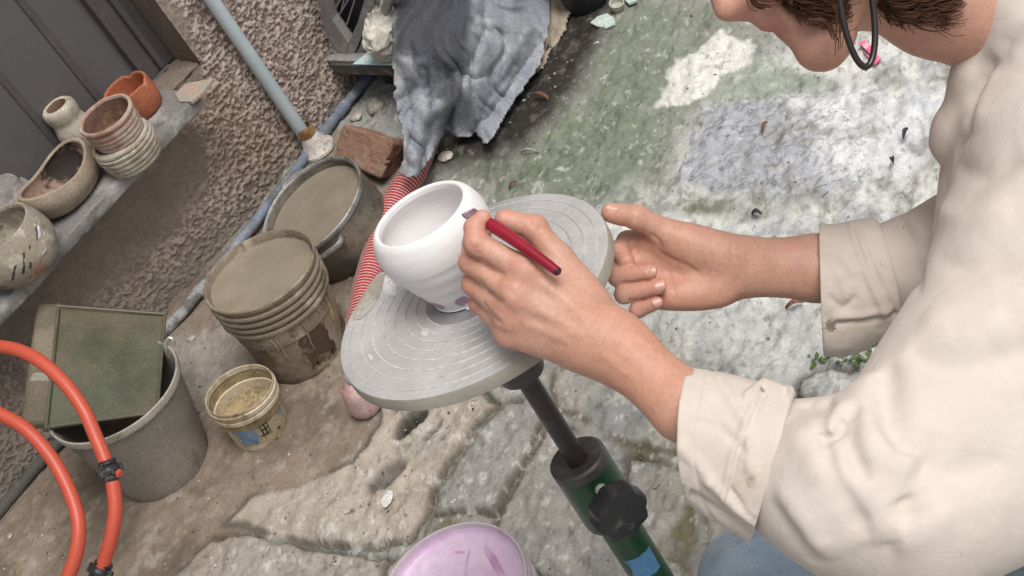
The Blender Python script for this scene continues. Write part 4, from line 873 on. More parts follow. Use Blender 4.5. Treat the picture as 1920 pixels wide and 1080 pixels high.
plate('foot_bracket', [(606, 100), (624, 94), (646, 124), (642, 137), (622, 138)], -.004, .03, M_GREYPL, fan)
plate('backing', [(576, -80), (780, -80), (730, 30), (652, 112), (602, 56)], .06, .02, M_DKPL, fan)
M_WIRE = mat('grille_wire', (0.36, 0.36, 0.36), rough=0.5, metal=0.3, bump=0.1)
for a, b in (((620, 30), (650, -20)), ((640, 20), (660, -60)), ((650, 46), (664, 4)), ((664, 4), (670, -60)), ((628, 42), (676, -40)), ((688, 52), (700, 20)), ((700, 20), (722, -60)), ((692, 46), (730, -40))):
    obj('grille_wire', tube([VPt(*a, .025), (VPt(*a, .025) + VPt(*b, .025)) / 2, VPt(*b, .025)], .0022, 8), M_WIRE, fan, world=True)
obj('wood_strip', extrude([VPt(*q, .045) for q in [(618, -40), (628, -40), (634, 10), (628, 28), (621, 10)]], ev * .008), mat('tan_strip', (0.36, 0.26, 0.15), bump=.2), fan, world=True, smooth=False)
M_NAVY = mat('navy_cloth', (0.035, 0.04, 0.06), rough=.9, bump=.4)
obj('rubber_sleeve', tube([VPt(*q, .05) for q in [(572, -60), (582, 0), (598, 44), (614, 84)]], .02, 12), M_NAVY, fan, world=True)
obj('cable', tube(spline([VPt(*q, -.008) for q in [(565, 28), (580, 32), (594, 30), (600, 18)]], 6), .0022, 8), M_WIRE, fan, world=True)
# crumpled white bag
wb = thing('plastic_bag', 'crumpled dirty white bag wedged between the fan housing and the grey cloth', 'bag', VPt(718, 100, .02))
M_BAG = mat('white_bag', (0.62, 0.59, 0.52), rough=.6, spots=[((0.40, 0.36, 0.28), 14, .60, .06, 8)], bump=.3)
c = VPt(722, 45, .02); cc_ = np.array([(c - CAM) @ CX, (c - CAM) @ CY, (c - CAM) @ FW])
v = Vol(cc_ - [.09, .13, .10], cc_ + [.09, .13, .10], .003)
v.ell(cc_, (.042, .085, .05)); v.ell(cc_ + [-.012, .045, -.01], (.035, .032, .04), k=.02)
i = np.nonzero(np.abs(v.d) < .03); p = v.lo + v.h * np.stack(i, 1).astype(np.float32)
v.d[i] += .010 * np.abs(fbm(p, 22, 2, 411)) * 1.9 + .012 * np.abs(fbm(p, 46, 2, 412)) - .010
obj('bag', v.mesh(0), M_BAG, wb, world=True, angle=35)
M_CYAN = mat('cyan_film', (0.42, 0.66, 0.68), rough=.35, spots=[((0.7, .74, .72), 14, .55, .08)], bump=.15)
q = [G(x, y, .139) for x, y in [(662, 122), (690, 100), (712, 92), (780, 100), (780, 124)]]
bevel(obj('film', extrude(q, (0, 0, .004)), M_CYAN, smooth=False, label='small sheet of cyan plastic film under the crumpled white bag', cat='plastic sheet'), .001)

def sheet(px, zfun, amp, seed, centre, thick=.005, step=3.2, lines=()):
    """cloth draped over the heap: a lattice of points cut to the outline, given thickness"""
    poly = np.asarray(px, float); lo = poly.min(0) - 2; hi = poly.max(0) + 2
    xs = np.arange(lo[0], hi[0], step); ys = np.arange(lo[1], hi[1], step); XX, YY = np.meshgrid(xs, ys, indexing='ij'); q = np.stack([XX.ravel(), YY.ravel()], 1)
    rag = np.stack([fbm(q, .05, 3, seed), fbm(q, .05, 3, seed + 1)], 1) * 5
    sd_ = poly_sd(q + rag, poly); z = zfun(q)
    e = q - centre; r = np.hypot(e[:, 0], e[:, 1]); th = np.arctan2(e[:, 1], e[:, 0]); wv = vnoise(q * .007, seed + 4)
    qw = q + 34 * np.stack([vnoise(q * .013, seed + 21), vnoise(q * .013, seed + 22)], 1); e = qw - centre; th = np.arctan2(e[:, 1], e[:, 0]); tw = th * 13 + 1.3 * wv + .003 * r; f = vnoise(np.stack([tw, r * .0045], 1), seed + 7); f = 1 - 2.0 * np.abs(f) ** .85; f2 = vnoise(np.stack([tw * 2.3 + 7, r * .008], 1), seed + 17); f = f + .22 * (1 - 2 * np.abs(f2))
    dz = .62 * amp * (.7 + r / 300) * f + 1.0 * amp * (1 - 2.4 * np.abs(fbm(qw * [1, .7], .014, 2, seed + 9, .35))) + .015 * amp * fbm(q, .14, 3, seed + 10)
    for ln, a_, w_ in lines: dz += 1.25 * a_ * np.exp(-(line_d(q + rag * 1.2, [np.array(s, float) for s in ln]) / (w_ * 1.2)))
    pts = np.array([G(x, y, zz) for (x, y), zz in zip(q, z)]); vd = pts - CAM; vd /= np.linalg.norm(vd, axis=1)[:, None]
    front = pts - vd * dz[:, None]; ids = np.arange(len(q)).reshape(XX.shape)
    qd = np.stack([ids[:-1, :-1], ids[:-1, 1:], ids[1:, 1:], ids[1:, :-1]], -1).reshape(-1, 4); keep = (sd_[qd] < 0).all(1); qd = qd[keep]
    u, inv = np.unique(qd, return_inverse=True)
    # pull border points on to the outline so that the hem is not stepped
    V = front[u]; Fq = inv.reshape(-1, 4).astype(np.int32); return V, Fq, q[u], dz[u]
HEM = [(752, 332), (790, 326), (824, 262), (880, 262), (925, 264), (960, 200), (1010, 130), (1040, 60), (1060, -60)]
def zf(base, top, reach):
    def f(q):
        d = line_d(q, [np.array(s, float) for s in HEM]); inside = sstep(0, reach, d); return base + (top - base) * inside ** .8
    return f
M_CLOTH = mat('grey_cloth', (0.26, 0.265, 0.28), rough=.95, attr=True, fine=.28, fscale=160, bump=.4, bscale=260, bdist=.0025, spec=.15)
out1 = [(737, -60), (735, 60), (738, 180), (748, 235), (756, 290), (746, 326), (768, 336), (788, 330), (802, 312), (826, 262), (836, 248), (856, 258), (880, 262), (891, 248), (907, 274), (926, 264), (938, 240), (962, 200), (988, 165), (1012, 128), (1026, 80), (1033, 20), (1040, -60)]
lines1 = [([(762, 150), (774, 215), (762, 300)], -.016, 5), ([(800, 130), (812, 220), (786, 320)], -.018, 6), ([(845, 140), (850, 215), (815, 275)], -.018, 6), ([(960, 120), (915, 190), (885, 250)], -.022, 7), ([(1000, 90), (958, 160), (908, 225)], -.016, 6), ([(908, -20), (905, 60), (868, 150)], -.014, 6), ([(782, 140), (795, 215), (775, 300)], .014, 8), ([(825, 120), (832, 210), (806, 290)], .014, 8), ([(985, 60), (940, 150), (900, 220)], .016, 9), ([(860, 130), (890, 150), (920, 135)], -.012, 5), ([(925, 264), (975, 185), (1015, 110)], .012, 8), ([(758, 100), (765, 60), (800, 120)], .012, 8)]
V, Fq, qq, dzz = sheet(out1, lambda q: zf(.02, .27, 190)(q) + .062 * (1 - sstep(800, 850, q[:, 0])) * (1 - sstep(30, 120, line_d(q, [np.array(s_, float) for s_ in HEM]))), .016, 501, (830, -110), lines=lines1)
n5 = fbm(qq, .02, 5, 521, .6); n6 = fbm(qq, .08, 4, 522, .65)
wet = 1 - sstep(-14, 22, poly_sd(qq + 14 * np.stack([n5, n6], 1), np.array([(738, -80), (870, -80), (888, 20), (880, 90), (862, 136), (800, 120), (770, 104), (736, 112)])))
ccl = np.tile(np.array([.26, .275, .31]), (len(qq), 1)); ccl = lay(ccl, (.36, .37, .39), sstep(.0, .4, n5)); ccl = lay(ccl, (.21, .205, .21), sstep(.1, .45, n6) * .5)
ccl = lay(ccl, (.05, .052, .06), wet * .92); ccl = lay(ccl, (.46, .44, .40), (1 - sstep(0, 12, np.abs(poly_sd(qq, np.array(out1)))) ) * .4 * sstep(-.1, .3, n6)); ccl = np.clip(ccl * (1 + .12 * n6[:, None]), .02, .7)
gcl = thing('grey_cloth', 'stiff dusty grey cloth with a dark wet top draped over the heap', 'cloth', G(770, 335))
o = obj('drape', (V, Fq), M_CLOTH, gcl, world=True, colors=ccl, angle=None); so_ = o.modifiers.new('thick', 'SOLIDIFY'); so_.thickness = .005; so_.offset = 1
sm = o.modifiers.new('smooth', 'SMOOTH'); sm.iterations = 3
out2 = [(880, -60), (1094, -60), (1082, 0), (1068, 40), (1046, 84), (1030, 108), (1012, 138), (990, 150), (940, 100)]
M_BEIGE = mat('beige_cloth', (0.36, 0.305, 0.24), rough=.95, attr=True, fine=.25, fscale=200, bump=.6, bscale=140, bdist=.004, spec=.15)
V, Fq, qq, dzz = sheet(out2, lambda q: zf(-.01, .085, 200)(q - [40, 0]), .012, 541, (1000, -160), lines=[([(1060, -40), (1050, 30), (1020, 100)], -.012, 6), ([(1085, -40), (1068, 30), (1040, 80)], .012, 8)])
n6 = fbm(qq, .08, 4, 532, .65); cb = np.clip(np.array([.36, .30, .235]) * (1 + .3 * n6[:, None]), .05, .6)
bcl = thing('beige_cloth', 'crumpled beige cloth sticking out under the right side of the grey cloth', 'cloth', G(1060, 90))
o = obj('drape', (V, Fq), M_BEIGE, bcl, world=True, colors=cb, angle=None); so_ = o.modifiers.new('thick', 'SOLIDIFY'); so_.thickness = .005; so_.offset = 1
# what the cloths lie on
crate = thing('black_crate', 'black crate in the dark below the right edge of the grey cloth', 'crate', G(940, 180))
c0, c1, c2, c3 = G(850, 226), G(962, 176), G(1050, -60), G(930, -90)
cz = np.array([0, 0, .10]); shr = lambda a, m_: m_ + (a - m_) * .9
mm_ = (c0 + c1 + c2 + c3) / 4
bevel(obj('body', hexa([shr(a, mm_) for a in (c0, c1, c2, c3)] + [shr(a, mm_) * .96 + mm_ * .04 + cz for a in (c0, c1, c2, c3)]), M_DKPL, crate, world=True, smooth=False), .01)
tubb = thing('black_tub', 'round black plastic tub at the top edge right of the beige cloth', 'tub', G(1104, 2))
obj('body', lathe([(0, 0), (.055, .001), (.06, .006), (.070, .12), (.073, .122), (.073, .127), (.069, .127), (.066, .12), (.055, .02), (0, .012)], 48), M_DKPL, tubb)
M_TEAL = mat('pale_teal_glaze', (0.48, 0.58, 0.54), rough=.4, spots=[((0.62, .66, .6), 20, .55, .1)], bump=.2)
zg = ground_h(*G(1130, 44)[:2])
o = obj('shard', extrude([G(*q, zg + .004) for q in [(1108, 46), (1122, 34), (1140, 28), (1152, 36), (1155, 48), (1136, 56), (1120, 52)]], (0, 0, .007)), M_TEAL, smooth=False, label='pale teal glazed shard on dark soil near the black tub', cat='shard'); bevel(o, .002)
cup = thing('cup', 'tiny pale round cup lying on the soil at the top of the photograph', 'cup', G(1160, 20) + [0, 0, .004], (.1, -.25, 1))
obj('body', lathe([(0, 0), (.012, .0), (.017, .012), (.019, .024), (.0165, .024), (.014, .012), (0, .008)], 32), mat('pale_cup', (.45, .44, .36), spots=[((.3, .29, .22), 60, .55, .1)]), cup)
o = obj('shard', extrude([G(*q, ground_h(*G(1178, 6)[:2]) + .004) for q in [(1166, -4), (1190, -8), (1196, 4), (1180, 10)]], (0, 0, .006)), M_TEAL, smooth=False, label='small greenish shard beside the tiny pale cup', cat='shard')
# loose stones and flakes
M_FLAKE = mat('stone_flake', (0.34, 0.31, 0.27), rough=.95, spots=[((0.48, .45, .4), 30, .55, .1), ((.18, .15, .12), 20, .6, .1)], bump=.6)
def pebble(r, sd):
    th = np.linspace(0, 2 * np.pi, 14, endpoint=False); V = []; Fs = []
    for i, t in enumerate(np.linspace(.05, math.pi - .05, 8)):
        n = 1 + .35 * fbm(np.stack([np.sin(t) * np.cos(th) * 1.4, np.sin(t) * np.sin(th) * 1.4, np.full(14, np.cos(t))], 1), 1.2, 3, sd)
        V.append(np.stack([r * n * np.sin(t) * np.cos(th), r * .8 * n * np.sin(t) * np.sin(th), r * .5 * n * np.cos(t)], 1))
    for i in range(7):
        for j in range(14): Fs.append([i * 14 + j, (i + 1) * 14 + j, (i + 1) * 14 + (j + 1) % 14, i * 14 + (j + 1) % 14])
    Fs += [list(range(14)), [98 + j for j in range(14)][::-1]]; return np.concatenate(V), Fs
def loose(px, r, m_, label, cat, name, sd, group=None, flat=1.0, stretch=1.0):
    p = G(*px); z = ground_h(p[0], p[1]); V, Fs = pebble(r, sd); V = V * [stretch, 1, flat]; a = RNG.uniform(0, 6.28)
    V = V @ np.array([[math.cos(a), math.sin(a), 0], [-math.sin(a), math.cos(a), 0], [0, 0, 1]])
    o = obj(name, (V, Fs), m_, label=label, cat=cat, group=group); o.location = (p[0], p[1], z + r * .25 * flat); return o
loose((358, 635), .012, M_FLAKE, 'pale stone chip just right of the hook on the grey bin rim', 'stone', 'stone_chip', 1)
loose((22, 1008), .009, M_FLAKE, 'tiny stone on brown soil at the bottom left corner', 'stone', 'stone_chip', 2)
loose((668, 218), .022, M_FLAKE, 'broken stone fragment between the slab shelf and the brown block', 'stone', 'stone_chip', 3, flat=.6)
loose((704, 200), .030, M_FLAKE, 'larger angular stone in the shadow under the slab shelf', 'stone', 'stone_chip', 4)
loose((838, 296), .022, M_FLAKE, 'flat grey stone flake on the ground right of the cloth tail', 'stone', 'stone_chip', 5, flat=.5)
M_CHALK = mat('white_paint_chip', (0.62, 0.60, 0.57), rough=.8, bump=.4)
loose((726, 934), .014, M_CHALK, 'small white flake on the tan stone slab', 'flake', 'paint_flake', 6, flat=.12, stretch=1.4)
M_LEAF = mat('dry_leaf', (0.17, 0.075, 0.05), rough=.8, spots=[((0.28, .16, .09), 40, .55, .1)], bump=.4)
def leaf(px, L, wd, ang, label, m_=M_LEAF):
    p = G(*px); z = ground_h(p[0], p[1]); n = 9; V = []; Fs = []
    for i in range(n):
        t = i / (n - 1); ww = wd * math.sin(math.pi * min(1, t * .95 + .03)) ** .8
        for s in (-1, 0, 1): V.append((L * (t - .5), s * ww, .004 + .006 * abs(s) + .008 * math.sin(t * 3)))
    for i in range(n - 1):
        for j in (0, 1): Fs.append([i * 3 + j, (i + 1) * 3 + j, (i + 1) * 3 + j + 1, i * 3 + j + 1])
    V = np.array(V); c_, s_ = math.cos(ang), math.sin(ang); V = V @ np.array([[c_, s_, 0], [-s_, c_, 0], [0, 0, 1]])
    o = obj('dry_leaf', (V, Fs), m_, label=label, cat='leaf'); o.location = (p[0], p[1], z + .002); so_ = o.modifiers.new('thick', 'SOLIDIFY'); so_.thickness = .001; return o
leaf((1492, 578), .034, .005, -.3, 'dry reddish leaf on pale rock beside the far cuff')
leaf((1436, 244), .03, .004, .7, 'thin dark leaf sliver lying on the blue grey patch of rock')
leaf((1700, 256), .028, .004, .7, 'dark seed husk on the pale rock left of the lapel', M_BLACKP)
leaf((1676, 308), .014, .004, 1.2, 'small black speck of leaf below the seed husk', M_BLACKP)
leaf((1420, 404), .022, .005, -.9, 'curled dark leaf on rock just above the far wrist', M_BLACKP)
leaf((964, 352), .022, .003, .4, 'reddish twig tip beyond the far edge of the turntable')
leaf((1020, 190), .05, .004, 2.0, 'dry brown leaf on dark soil by the edge of the grey cloth')
leaf((994, 290), .04, .002, 2.4, 'thin pale straw on mossy rock above the turntable', M_FLAKE)
V = []; Fs = []; rg_ = np.random.default_rng(5)
for k in range(520):
    if k < 260: x, y = rg_.uniform(0, 900), rg_.uniform(600, 1080)
    elif k < 400: x, y = rg_.uniform(760, 1180), rg_.uniform(0, 340)
    else: x, y = rg_.uniform(1000, 1900), rg_.uniform(0, 1080)
    p = G(x, y); r_ = rg_.uniform(.0015, .0042) * (1.5 if rg_.random() < .08 else 1); z = ground_h(p[0], p[1]); n = len(V)
    if (p - WA) @ WN < .05: continue
    d_ = rg_.normal(0, 1, (8, 3)); d_ /= np.linalg.norm(d_, axis=1)[:, None]; c_ = np.array([(i & 1, i >> 1 & 1, i >> 2) for i in range(8)]) * 2.0 - 1
    V += list(p + [0, 0, z + r_ * .3] + (c_ * .6 + d_ * .35) * r_ * [1, 1, .6]); Fs += [[n + i for i in q] for q in ([0, 2, 3, 1], [4, 5, 7, 6], [0, 1, 5, 4], [2, 6, 7, 3], [0, 4, 6, 2], [1, 3, 7, 5])]
M_GRIT = mat('loose_grit', (.22, .19, .155), rough=.95, spots=[((.42, .40, .36), 9, .56, .03), ((.07, .06, .05), 13, .58, .03)], bump=.5)
obj('gravel', (np.array(V), Fs), M_GRIT, smooth=False, label='fine loose grit and crumbs scattered over the ground', cat='gravel', kind='stuff')
# pink wrapper
M_PINK = mat('pink_wrapper', (0.75, 0.13, 0.26), rough=.4, spots=[((0.75, .45, .5), 60, .56, .08)], bump=.1)
wr = thing('wrapper', 'bright pink torn wrapper with a dark stripe on pale rock seen through the earring', 'wrapper', G(1630, 98))
zw = ground_h(*G(1630, 98)[:2]) + .004
obj('foil', extrude([G(*q, zw) for q in [(1610, 84), (1622, 76), (1638, 92), (1652, 112), (1640, 122), (1628, 108)]], (0, 0, .0025)), M_PINK, wr, world=True, smooth=False)
obj('stripe', extrude([G(*q, zw + .0028) for q in [(1612, 87), (1615, 85), (1640, 110), (1638, 113)]], (0, 0, .0008)), M_BLACKP, wr, world=True, smooth=False)
# weeds growing in the crack by the far cuff
M_WEED = mat('weed_leaf', (0.075, 0.13, 0.03), rough=.6, spots=[((.13, .17, .05), 40, .55, .1)], bump=.2)
V = []; Fs = []
for k in range(70):
    x, y = 1500 + 160 * RNG.random() ** .7, 676 + RNG.normal(0, 5); p = G(x, y); z = ground_h(p[0], p[1]); a = RNG.uniform(0, 6.28); L = RNG.uniform(.006, .014); w_ = L * .4; t = RNG.uniform(.2, .9)
    u = np.array([math.cos(a), math.sin(a), t]); s_ = np.array([-math.sin(a), math.cos(a), 0]); b = p + [0, 0, z + .002]; n = len(V)
    V += [b, b + u * L * .5 + s_ * w_, b + u * L, b + u * L * .5 - s_ * w_]; Fs.append([n, n + 1, n + 2, n + 3])
obj('weeds', (np.array(V), Fs), M_WEED, smooth=False, label='small green weeds growing in the rock crack under the far cuff', cat='weeds', kind='stuff')

# ================================================================== TURNTABLE, BOWL, BRUSH
NC = np.array([-.4461, -.7299, -.5179]); NC /= np.linalg.norm(NC); NW = NC[0] * CX + NC[1] * CY + NC[2] * FW
DISC_D = 1.30; DO = P(882, 544, DISC_D); XE = .8526 * CX - .5225 * CY; RD = .1414
def disc_hit(x, y, z=0.0):
    r = ray(x, y); return CAM + r * (((DO + NW * z - CAM) @ NW) / (r @ NW))
def disc_d(x, y, z=0.0): return dep(disc_hit(x, y, z))
wheel = thing('banding_wheel', 'grey potter turntable with fine white rings on a black and green metal stand', 'turntable', DO, NW, XE)
M_DISC = mat('turntable_metal', (0.42, 0.41, 0.405), rough=.55, spots=[((0.52, .51, .50), 9, .52, .12, 8), ((0.33, .325, .32), 6, .60, .10), ((0.60, .59, .57), 26, .68, .03, 8)], bump=.12, fine=.08)
M_DEDGE = mat('turntable_edge', (0.31, 0.285, 0.24), rough=.6, spots=[((0.4, .37, .32), 8, .55, .12)], bump=.15, fine=.08)
M_SMEAR = mat('dry_clay_smear', (0.34, .30, .26), rough=.85, spots=[((.45, .43, .40), 26, .55, .08)], bump=.4)
M_RING = mat('white_ring_line', (0.62, .62, .61), rough=.6, spots=[((0.4, .395, .39), 14, .52, .10)], bump=0)
M_DCEN = mat('turntable_centre', (0.255, .25, .26), rough=.5, spots=[((0.34, .335, .34), 18, .55, .1)], bump=.1, fine=.06)
def irim(r, z, th, i): return r * (1 + .004 * fbm(np.stack([np.cos(th), np.sin(th)], 1), 6, 3, 7) * (i > 1)), z
obj('disc', lathe([(0.0005, 0), (.05, 0), (.10, 0), (RD - .003, 0), (RD - .0008, -.0008)], 128), M_DISC, wheel, angle=60)
obj('disc_edge', lathe([(RD - .0009, -.0007), (RD, -.002), (RD, -.014), (RD - .003, -.0165), (.03, -.018), (0.0005, -.018)], 128), M_DEDGE, wheel, angle=40)
obj('centre_disc', lathe([(0.0005, .0008), (.046, .0008), (.0465, .0002)], 96), M_DCEN, wheel)
for r_ in (.0475, .0580, .0690, .0805, .0925, .105, .1175, .130):
    w_ = .00075 if r_ < .11 else .0005
    obj('ring_line', lathe([(r_ - w_, .0002), (r_ - w_ * .5, .0007), (r_ + w_ * .5, .0007), (r_ + w_, .0002)], 128), M_RING, wheel)
def lpt(px, z=0): q = np.linalg.inv(MW['banding_wheel']) @ np.append(disc_hit(*px, z), 1); return q[:3]
def splat(px, m_, z, sd, rag=.10, name='clay_smear'):
    p = spline([lpt(q) for q in px], 5, closed=True); c = p.mean(0); p = c + (p - c) * (1 + rag * fbm(p, 160, 3, sd))[:, None]; p[:, 2] = .0003
    obj(name, extrude(p, (0, 0, z)), m_, wheel, smooth=False)
splat([(678, 560), (706, 520), (722, 516), (716, 545), (698, 578), (672, 602), (664, 590)], M_SMEAR, .0008, 3)
splat([(790, 624), (800, 616), (808, 621), (799, 630)], M_RING, .0004, 5, .3); splat([(692, 666), (699, 669), (696, 676)], M_RING, .0008, 6, .3)
splat([(712, 526), (728, 520), (744, 540), (736, 556), (722, 548)], M_RING, .0004, 9, .3)
M_HUB = mat('dark_hub', (0.062, .060, .058), rough=.5, spots=[((.11, .105, .1), 20, .58, .08)], bump=.15, spec=.5)
M_SHAFT = mat('brown_black_shaft', (0.038, .03, .027), rough=.42, spots=[((.09, .06, .045), 24, .62, .06)], bump=.15, spec=.5)
M_STAND = mat('green_enamel', (0.012, .055, .022), rough=.35, spots=[((.03, .075, .04), 10, .58, .08), ((.35, .36, .34), 60, .76, .02)], bump=.12, spec=.5)
M_STICK = mat('blue_sticker', (0.10, .24, .42), rough=.45, spots=[((.2, .33, .48), 24, .6, .06)], bump=.1)
obj('hub', lathe([(.0005, -.0182), (.0250, -.0182), (.0255, -.021), (.0250, -.095), (.0240, -.109), (.0225, -.112), (.0115, -.1125)], 48), M_HUB, wheel, angle=35)
obj('shaft', lathe([(.0112, -.1115), (.0108, -.114), (.0108, -.34)], 32), M_SHAFT, wheel)
stn = obj('stand_tube', lathe([(.0215, -.326), (.0215, -.95)], 48), M_STAND, wheel)
obj('collar', lathe([(.0112, -.239), (.022, -.237), (.0282, -.2345), (.0308, -.237), (.0312, -.242), (.0312, -.247)], 48), M_HUB, wheel, angle=35)
obj('collar_sleeve', lathe([(.0310, -.2472), (.0310, -.318), (.0300, -.324), (.0216, -.327)], 48), M_STAND, wheel, angle=35)
def loc(px, d): q = np.linalg.inv(MW['banding_wheel']) @ np.append(P(*px, d), 1); return q[:3]
# clamp knob with lobes, on the camera side of the tube
kp = loc((1160, 957), 1.385); ax_z = np.array([0, 0, kp[2]]); kd = kp - ax_z; kd /= np.linalg.norm(kd)
kz = np.cross([0, 0, 1.0], kd)
Rk = np.stack([kz, np.cross(kd, kz), kd], 1)
dist = float(np.linalg.norm(kp - ax_z))
def lobes(r, z, th, i): return r * (1 + .055 * np.cos(8 * th) * (r > .02)), z
V, Fs = lathe([(.0005, .014), (.012, .0135), (.022, .013), (.0268, .011), (.029, .006), (.029, -.008), (.026, -.012), (.014, -.013), (.011, -.013)], 96, lobes)
knob = obj('clamp_knob', (V @ Rk.T + ax_z + kd * max(dist, .056), Fs), M_BLK, wheel, angle=35)
V, Fs = lathe([(.0095, -.012), (.0095, -.036)], 24); obj('knob_stem', (V @ Rk.T + ax_z + kd * max(dist, .056), Fs), M_BLK, wheel)
M_STEEL = mat('dull_steel', (.5, .49, .47), rough=.4, metal=.7, bump=.2)
sp_ = loc((1116, 906), 1.42); sdv = sp_ * [1, 1, 0]; sdv /= np.linalg.norm(sdv); sx = np.cross([0, 0, 1.0], sdv)
V, Fs = lathe([(.0005, .004), (.005, .0035), (.0065, .001), (.0065, -.004)], 20); obj('screw', (V @ np.stack([sx, np.cross(sdv, sx), sdv], 1).T + sdv * .0314 + [0, 0, sp_[2]], Fs), M_STEEL, wheel)
a0 = math.atan2(kd[1], kd[0])
obj('sticker', side_patch(lambda z: .0215, a0 - .15, .75, -.409, -.376, .0006, nu=20, nv=8, jag=.06, sd=2), M_STICK, wheel)
for k in range(3):
    a = k * 2.094 + .6; d_ = np.array([math.cos(a), math.sin(a), 0])
    obj('leg', tube([d_ * .012 + [0, 0, -.80], d_ * .10 + [0, 0, -.92], d_ * .2 + [0, 0, -1.035]], [.012, .012, .011], 12), M_STAND, wheel)

M_WHITE = mat('white_slip', (0.80, .78, .775), rough=.62, spots=[((.74, .71, .71), 9, .55, .10, 5, (1, 1, 5)), ((.62, .58, .57), 60, .74, .03)], bump=.10, bscale=50, fine=.015, spec=.3)
M_LILAC = mat('lilac_glaze', (0.42, .29, .42), rough=.6, spots=[((.52, .40, .50), 90, .55, .1)], bump=.1, fine=.05)
pot_b = disc_hit(876, 541, .0009)
bowl = thing('white_bowl', 'freshly slipped white clay bowl with lilac dots near the foot on the turntable', 'bowl', pot_b, NW, XE)
bo = [(.0004, .0016), (.0320, .0016), (.0340, .003), (.0360, .008), (.0430, .024), (.0505, .040), (.0555, .054), (.0575, .065), (.0562, .0748), (.0525, .0835), (.0490, .0875), (.0462, .0887), (.0440, .0875), (.0436, .083)]
def potw(r, z, th, i): return r * (1 + .007 * np.sin(z * 400 + th * .35) * (z < .062) * (i > 6) + .004 * fbm(np.stack([np.cos(th), np.sin(th), z * 20], 1), 1.3, 2, 77)), z
bo = [(r * .98, z * 1.05) for r, z in bo]
prb = smooth_prof(bo, 6)
obj('body', lathe(prb, 128, potw), M_WHITE, bowl, angle=None)
obj('inside', lathe(smooth_prof([(.0436 * .98, .083 * 1.05), (.0470, .074), (.0480, .060), (.044, .036), (.034, .018), (.018, .0115), (.0004, .010)], 6), 96), M_WHITE, bowl, angle=None)
obj('foot', lathe([(.0322, .0002), (.0330, .0012), (.0320, .0026)], 64), M_SHAFT, bowl)
_po = prb[:np.argmax(prb[:, 1])]
def rpot(z): return np.interp(z, _po[3:, 1], _po[3:, 0])
def dot(px, rx, rz, zg, sd):
    m = MW['white_bowl']; a, _ = az_to(bowl, px, zg); V = [(rpot(zg) + .0006, 0, zg)]; 
    V = [[(rpot(zg) + .0006) * math.cos(a), (rpot(zg) + .0006) * math.sin(a), zg]]; n = 22; Fs = []
    for j in range(n):
        t = 2 * math.pi * j / n; z = zg + rz * math.sin(t) * (1 + .08 * math.sin(2 * t + sd)); aa = a + rx / rpot(zg) * math.cos(t); r = rpot(z) + .0006; V.append([r * math.cos(aa), r * math.sin(aa), z]); Fs.append([0, 1 + j, 1 + (j + 1) % n])
    obj('painted_dot', (np.array(V), Fs), M_LILAC, bowl)
dot((866, 563), .0064, .0064, .0125, 1); dot((826, 568), .0066, .0062, .0125, 2); dot((905, 545), .0064, .0062, .0125, 3)
obj('slip_crumb', (pebble(.003, 9)[0] + (np.linalg.inv(MW['white_bowl']) @ np.append(disc_hit(880, 577, .003), 1))[:3], pebble(.003, 9)[1]), M_WHITE, bowl)

brush = thing('paint_brush', 'flat paint brush with dark red handle held against the white bowl', 'brush', P(900, 408, 1.185))
M_HANDLE = mat('crimson_lacquer', (0.25, .006, .022), rough=.25, spots=[((.33, .012, .035), 20, .56, .1)], bump=.03, fine=.05, spec=.5)
M_FERR = mat('ferrule_metal', (.42, .33, .36), rough=.35, metal=.5, spots=[((.22, .10, .14), 30, .5, .08)], bump=.1)
M_BRIS = mat('lilac_wet_bristle', (0.20, .12, .16), rough=.6, spots=[((.38, .27, .34), 60, .5, .08, 3, (1, 1, 1))], bump=.4)
BT = np.array([P(x, y, d) for x, y, d in [(908, 413, 1.152), (938, 432, 1.143), (990, 468, 1.128), (1036, 502, 1.116), (1049, 512, 1.112)]])
hb = spline(BT, 8); u_ = np.linspace(0, 1, len(hb)); rr = np.interp(u_, [0, .06, .2, .5, .85, .95, 1], [.0036, .0050, .0058, .0050, .0038, .0036, .0020])
obj('handle', tube(hb, rr, 20), M_HANDLE, brush, world=True)
obj('handle_tip', tube(hb[-5:] + (hb[-1] - hb[-2]) * .02, rr[-5:] * 1.03, 16), mat('dark_handle_tip', (.05, .012, .03), rough=.3, bump=0), brush, world=True)
w0 = [P(906, 411, 1.153), P(890, 402, 1.163), P(882, 399, 1.168)]; bd = P(868, 405, 1.176)
ba, bb, bcn, bdn = (P(864, 401, 1.178), P(889, 389, 1.176), P(906, 400, 1.160), P(880, 414, 1.162)); nb_ = np.cross(bb - ba, bdn - ba); nb_ /= np.linalg.norm(nb_); nb_ *= 1 if nb_ @ FW > 0 else -1
def strip(t0, t1, th_, o_): return extrude([ba + (bdn - ba) * t0 - nb_ * o_, bb + (bcn - bb) * t0 - nb_ * o_, bb + (bcn - bb) * t1 - nb_ * o_, ba + (bdn - ba) * t1 - nb_ * o_], nb_ * th_)
bevel(obj('bristles', strip(0, .46, .0036, 0), M_BRIS, brush, world=True, smooth=False), .0008)
bevel(obj('ferrule', strip(.462, .64, .0046, .0006), M_FERR, brush, world=True, smooth=False), .0008)
bevel(obj('ferrule_socket', strip(.642, 1.0, .0050, .0008), mat('purple_ferrule_paint', (.16, .06, .10), rough=.4, bump=.1), brush, world=True, smooth=False), .001)
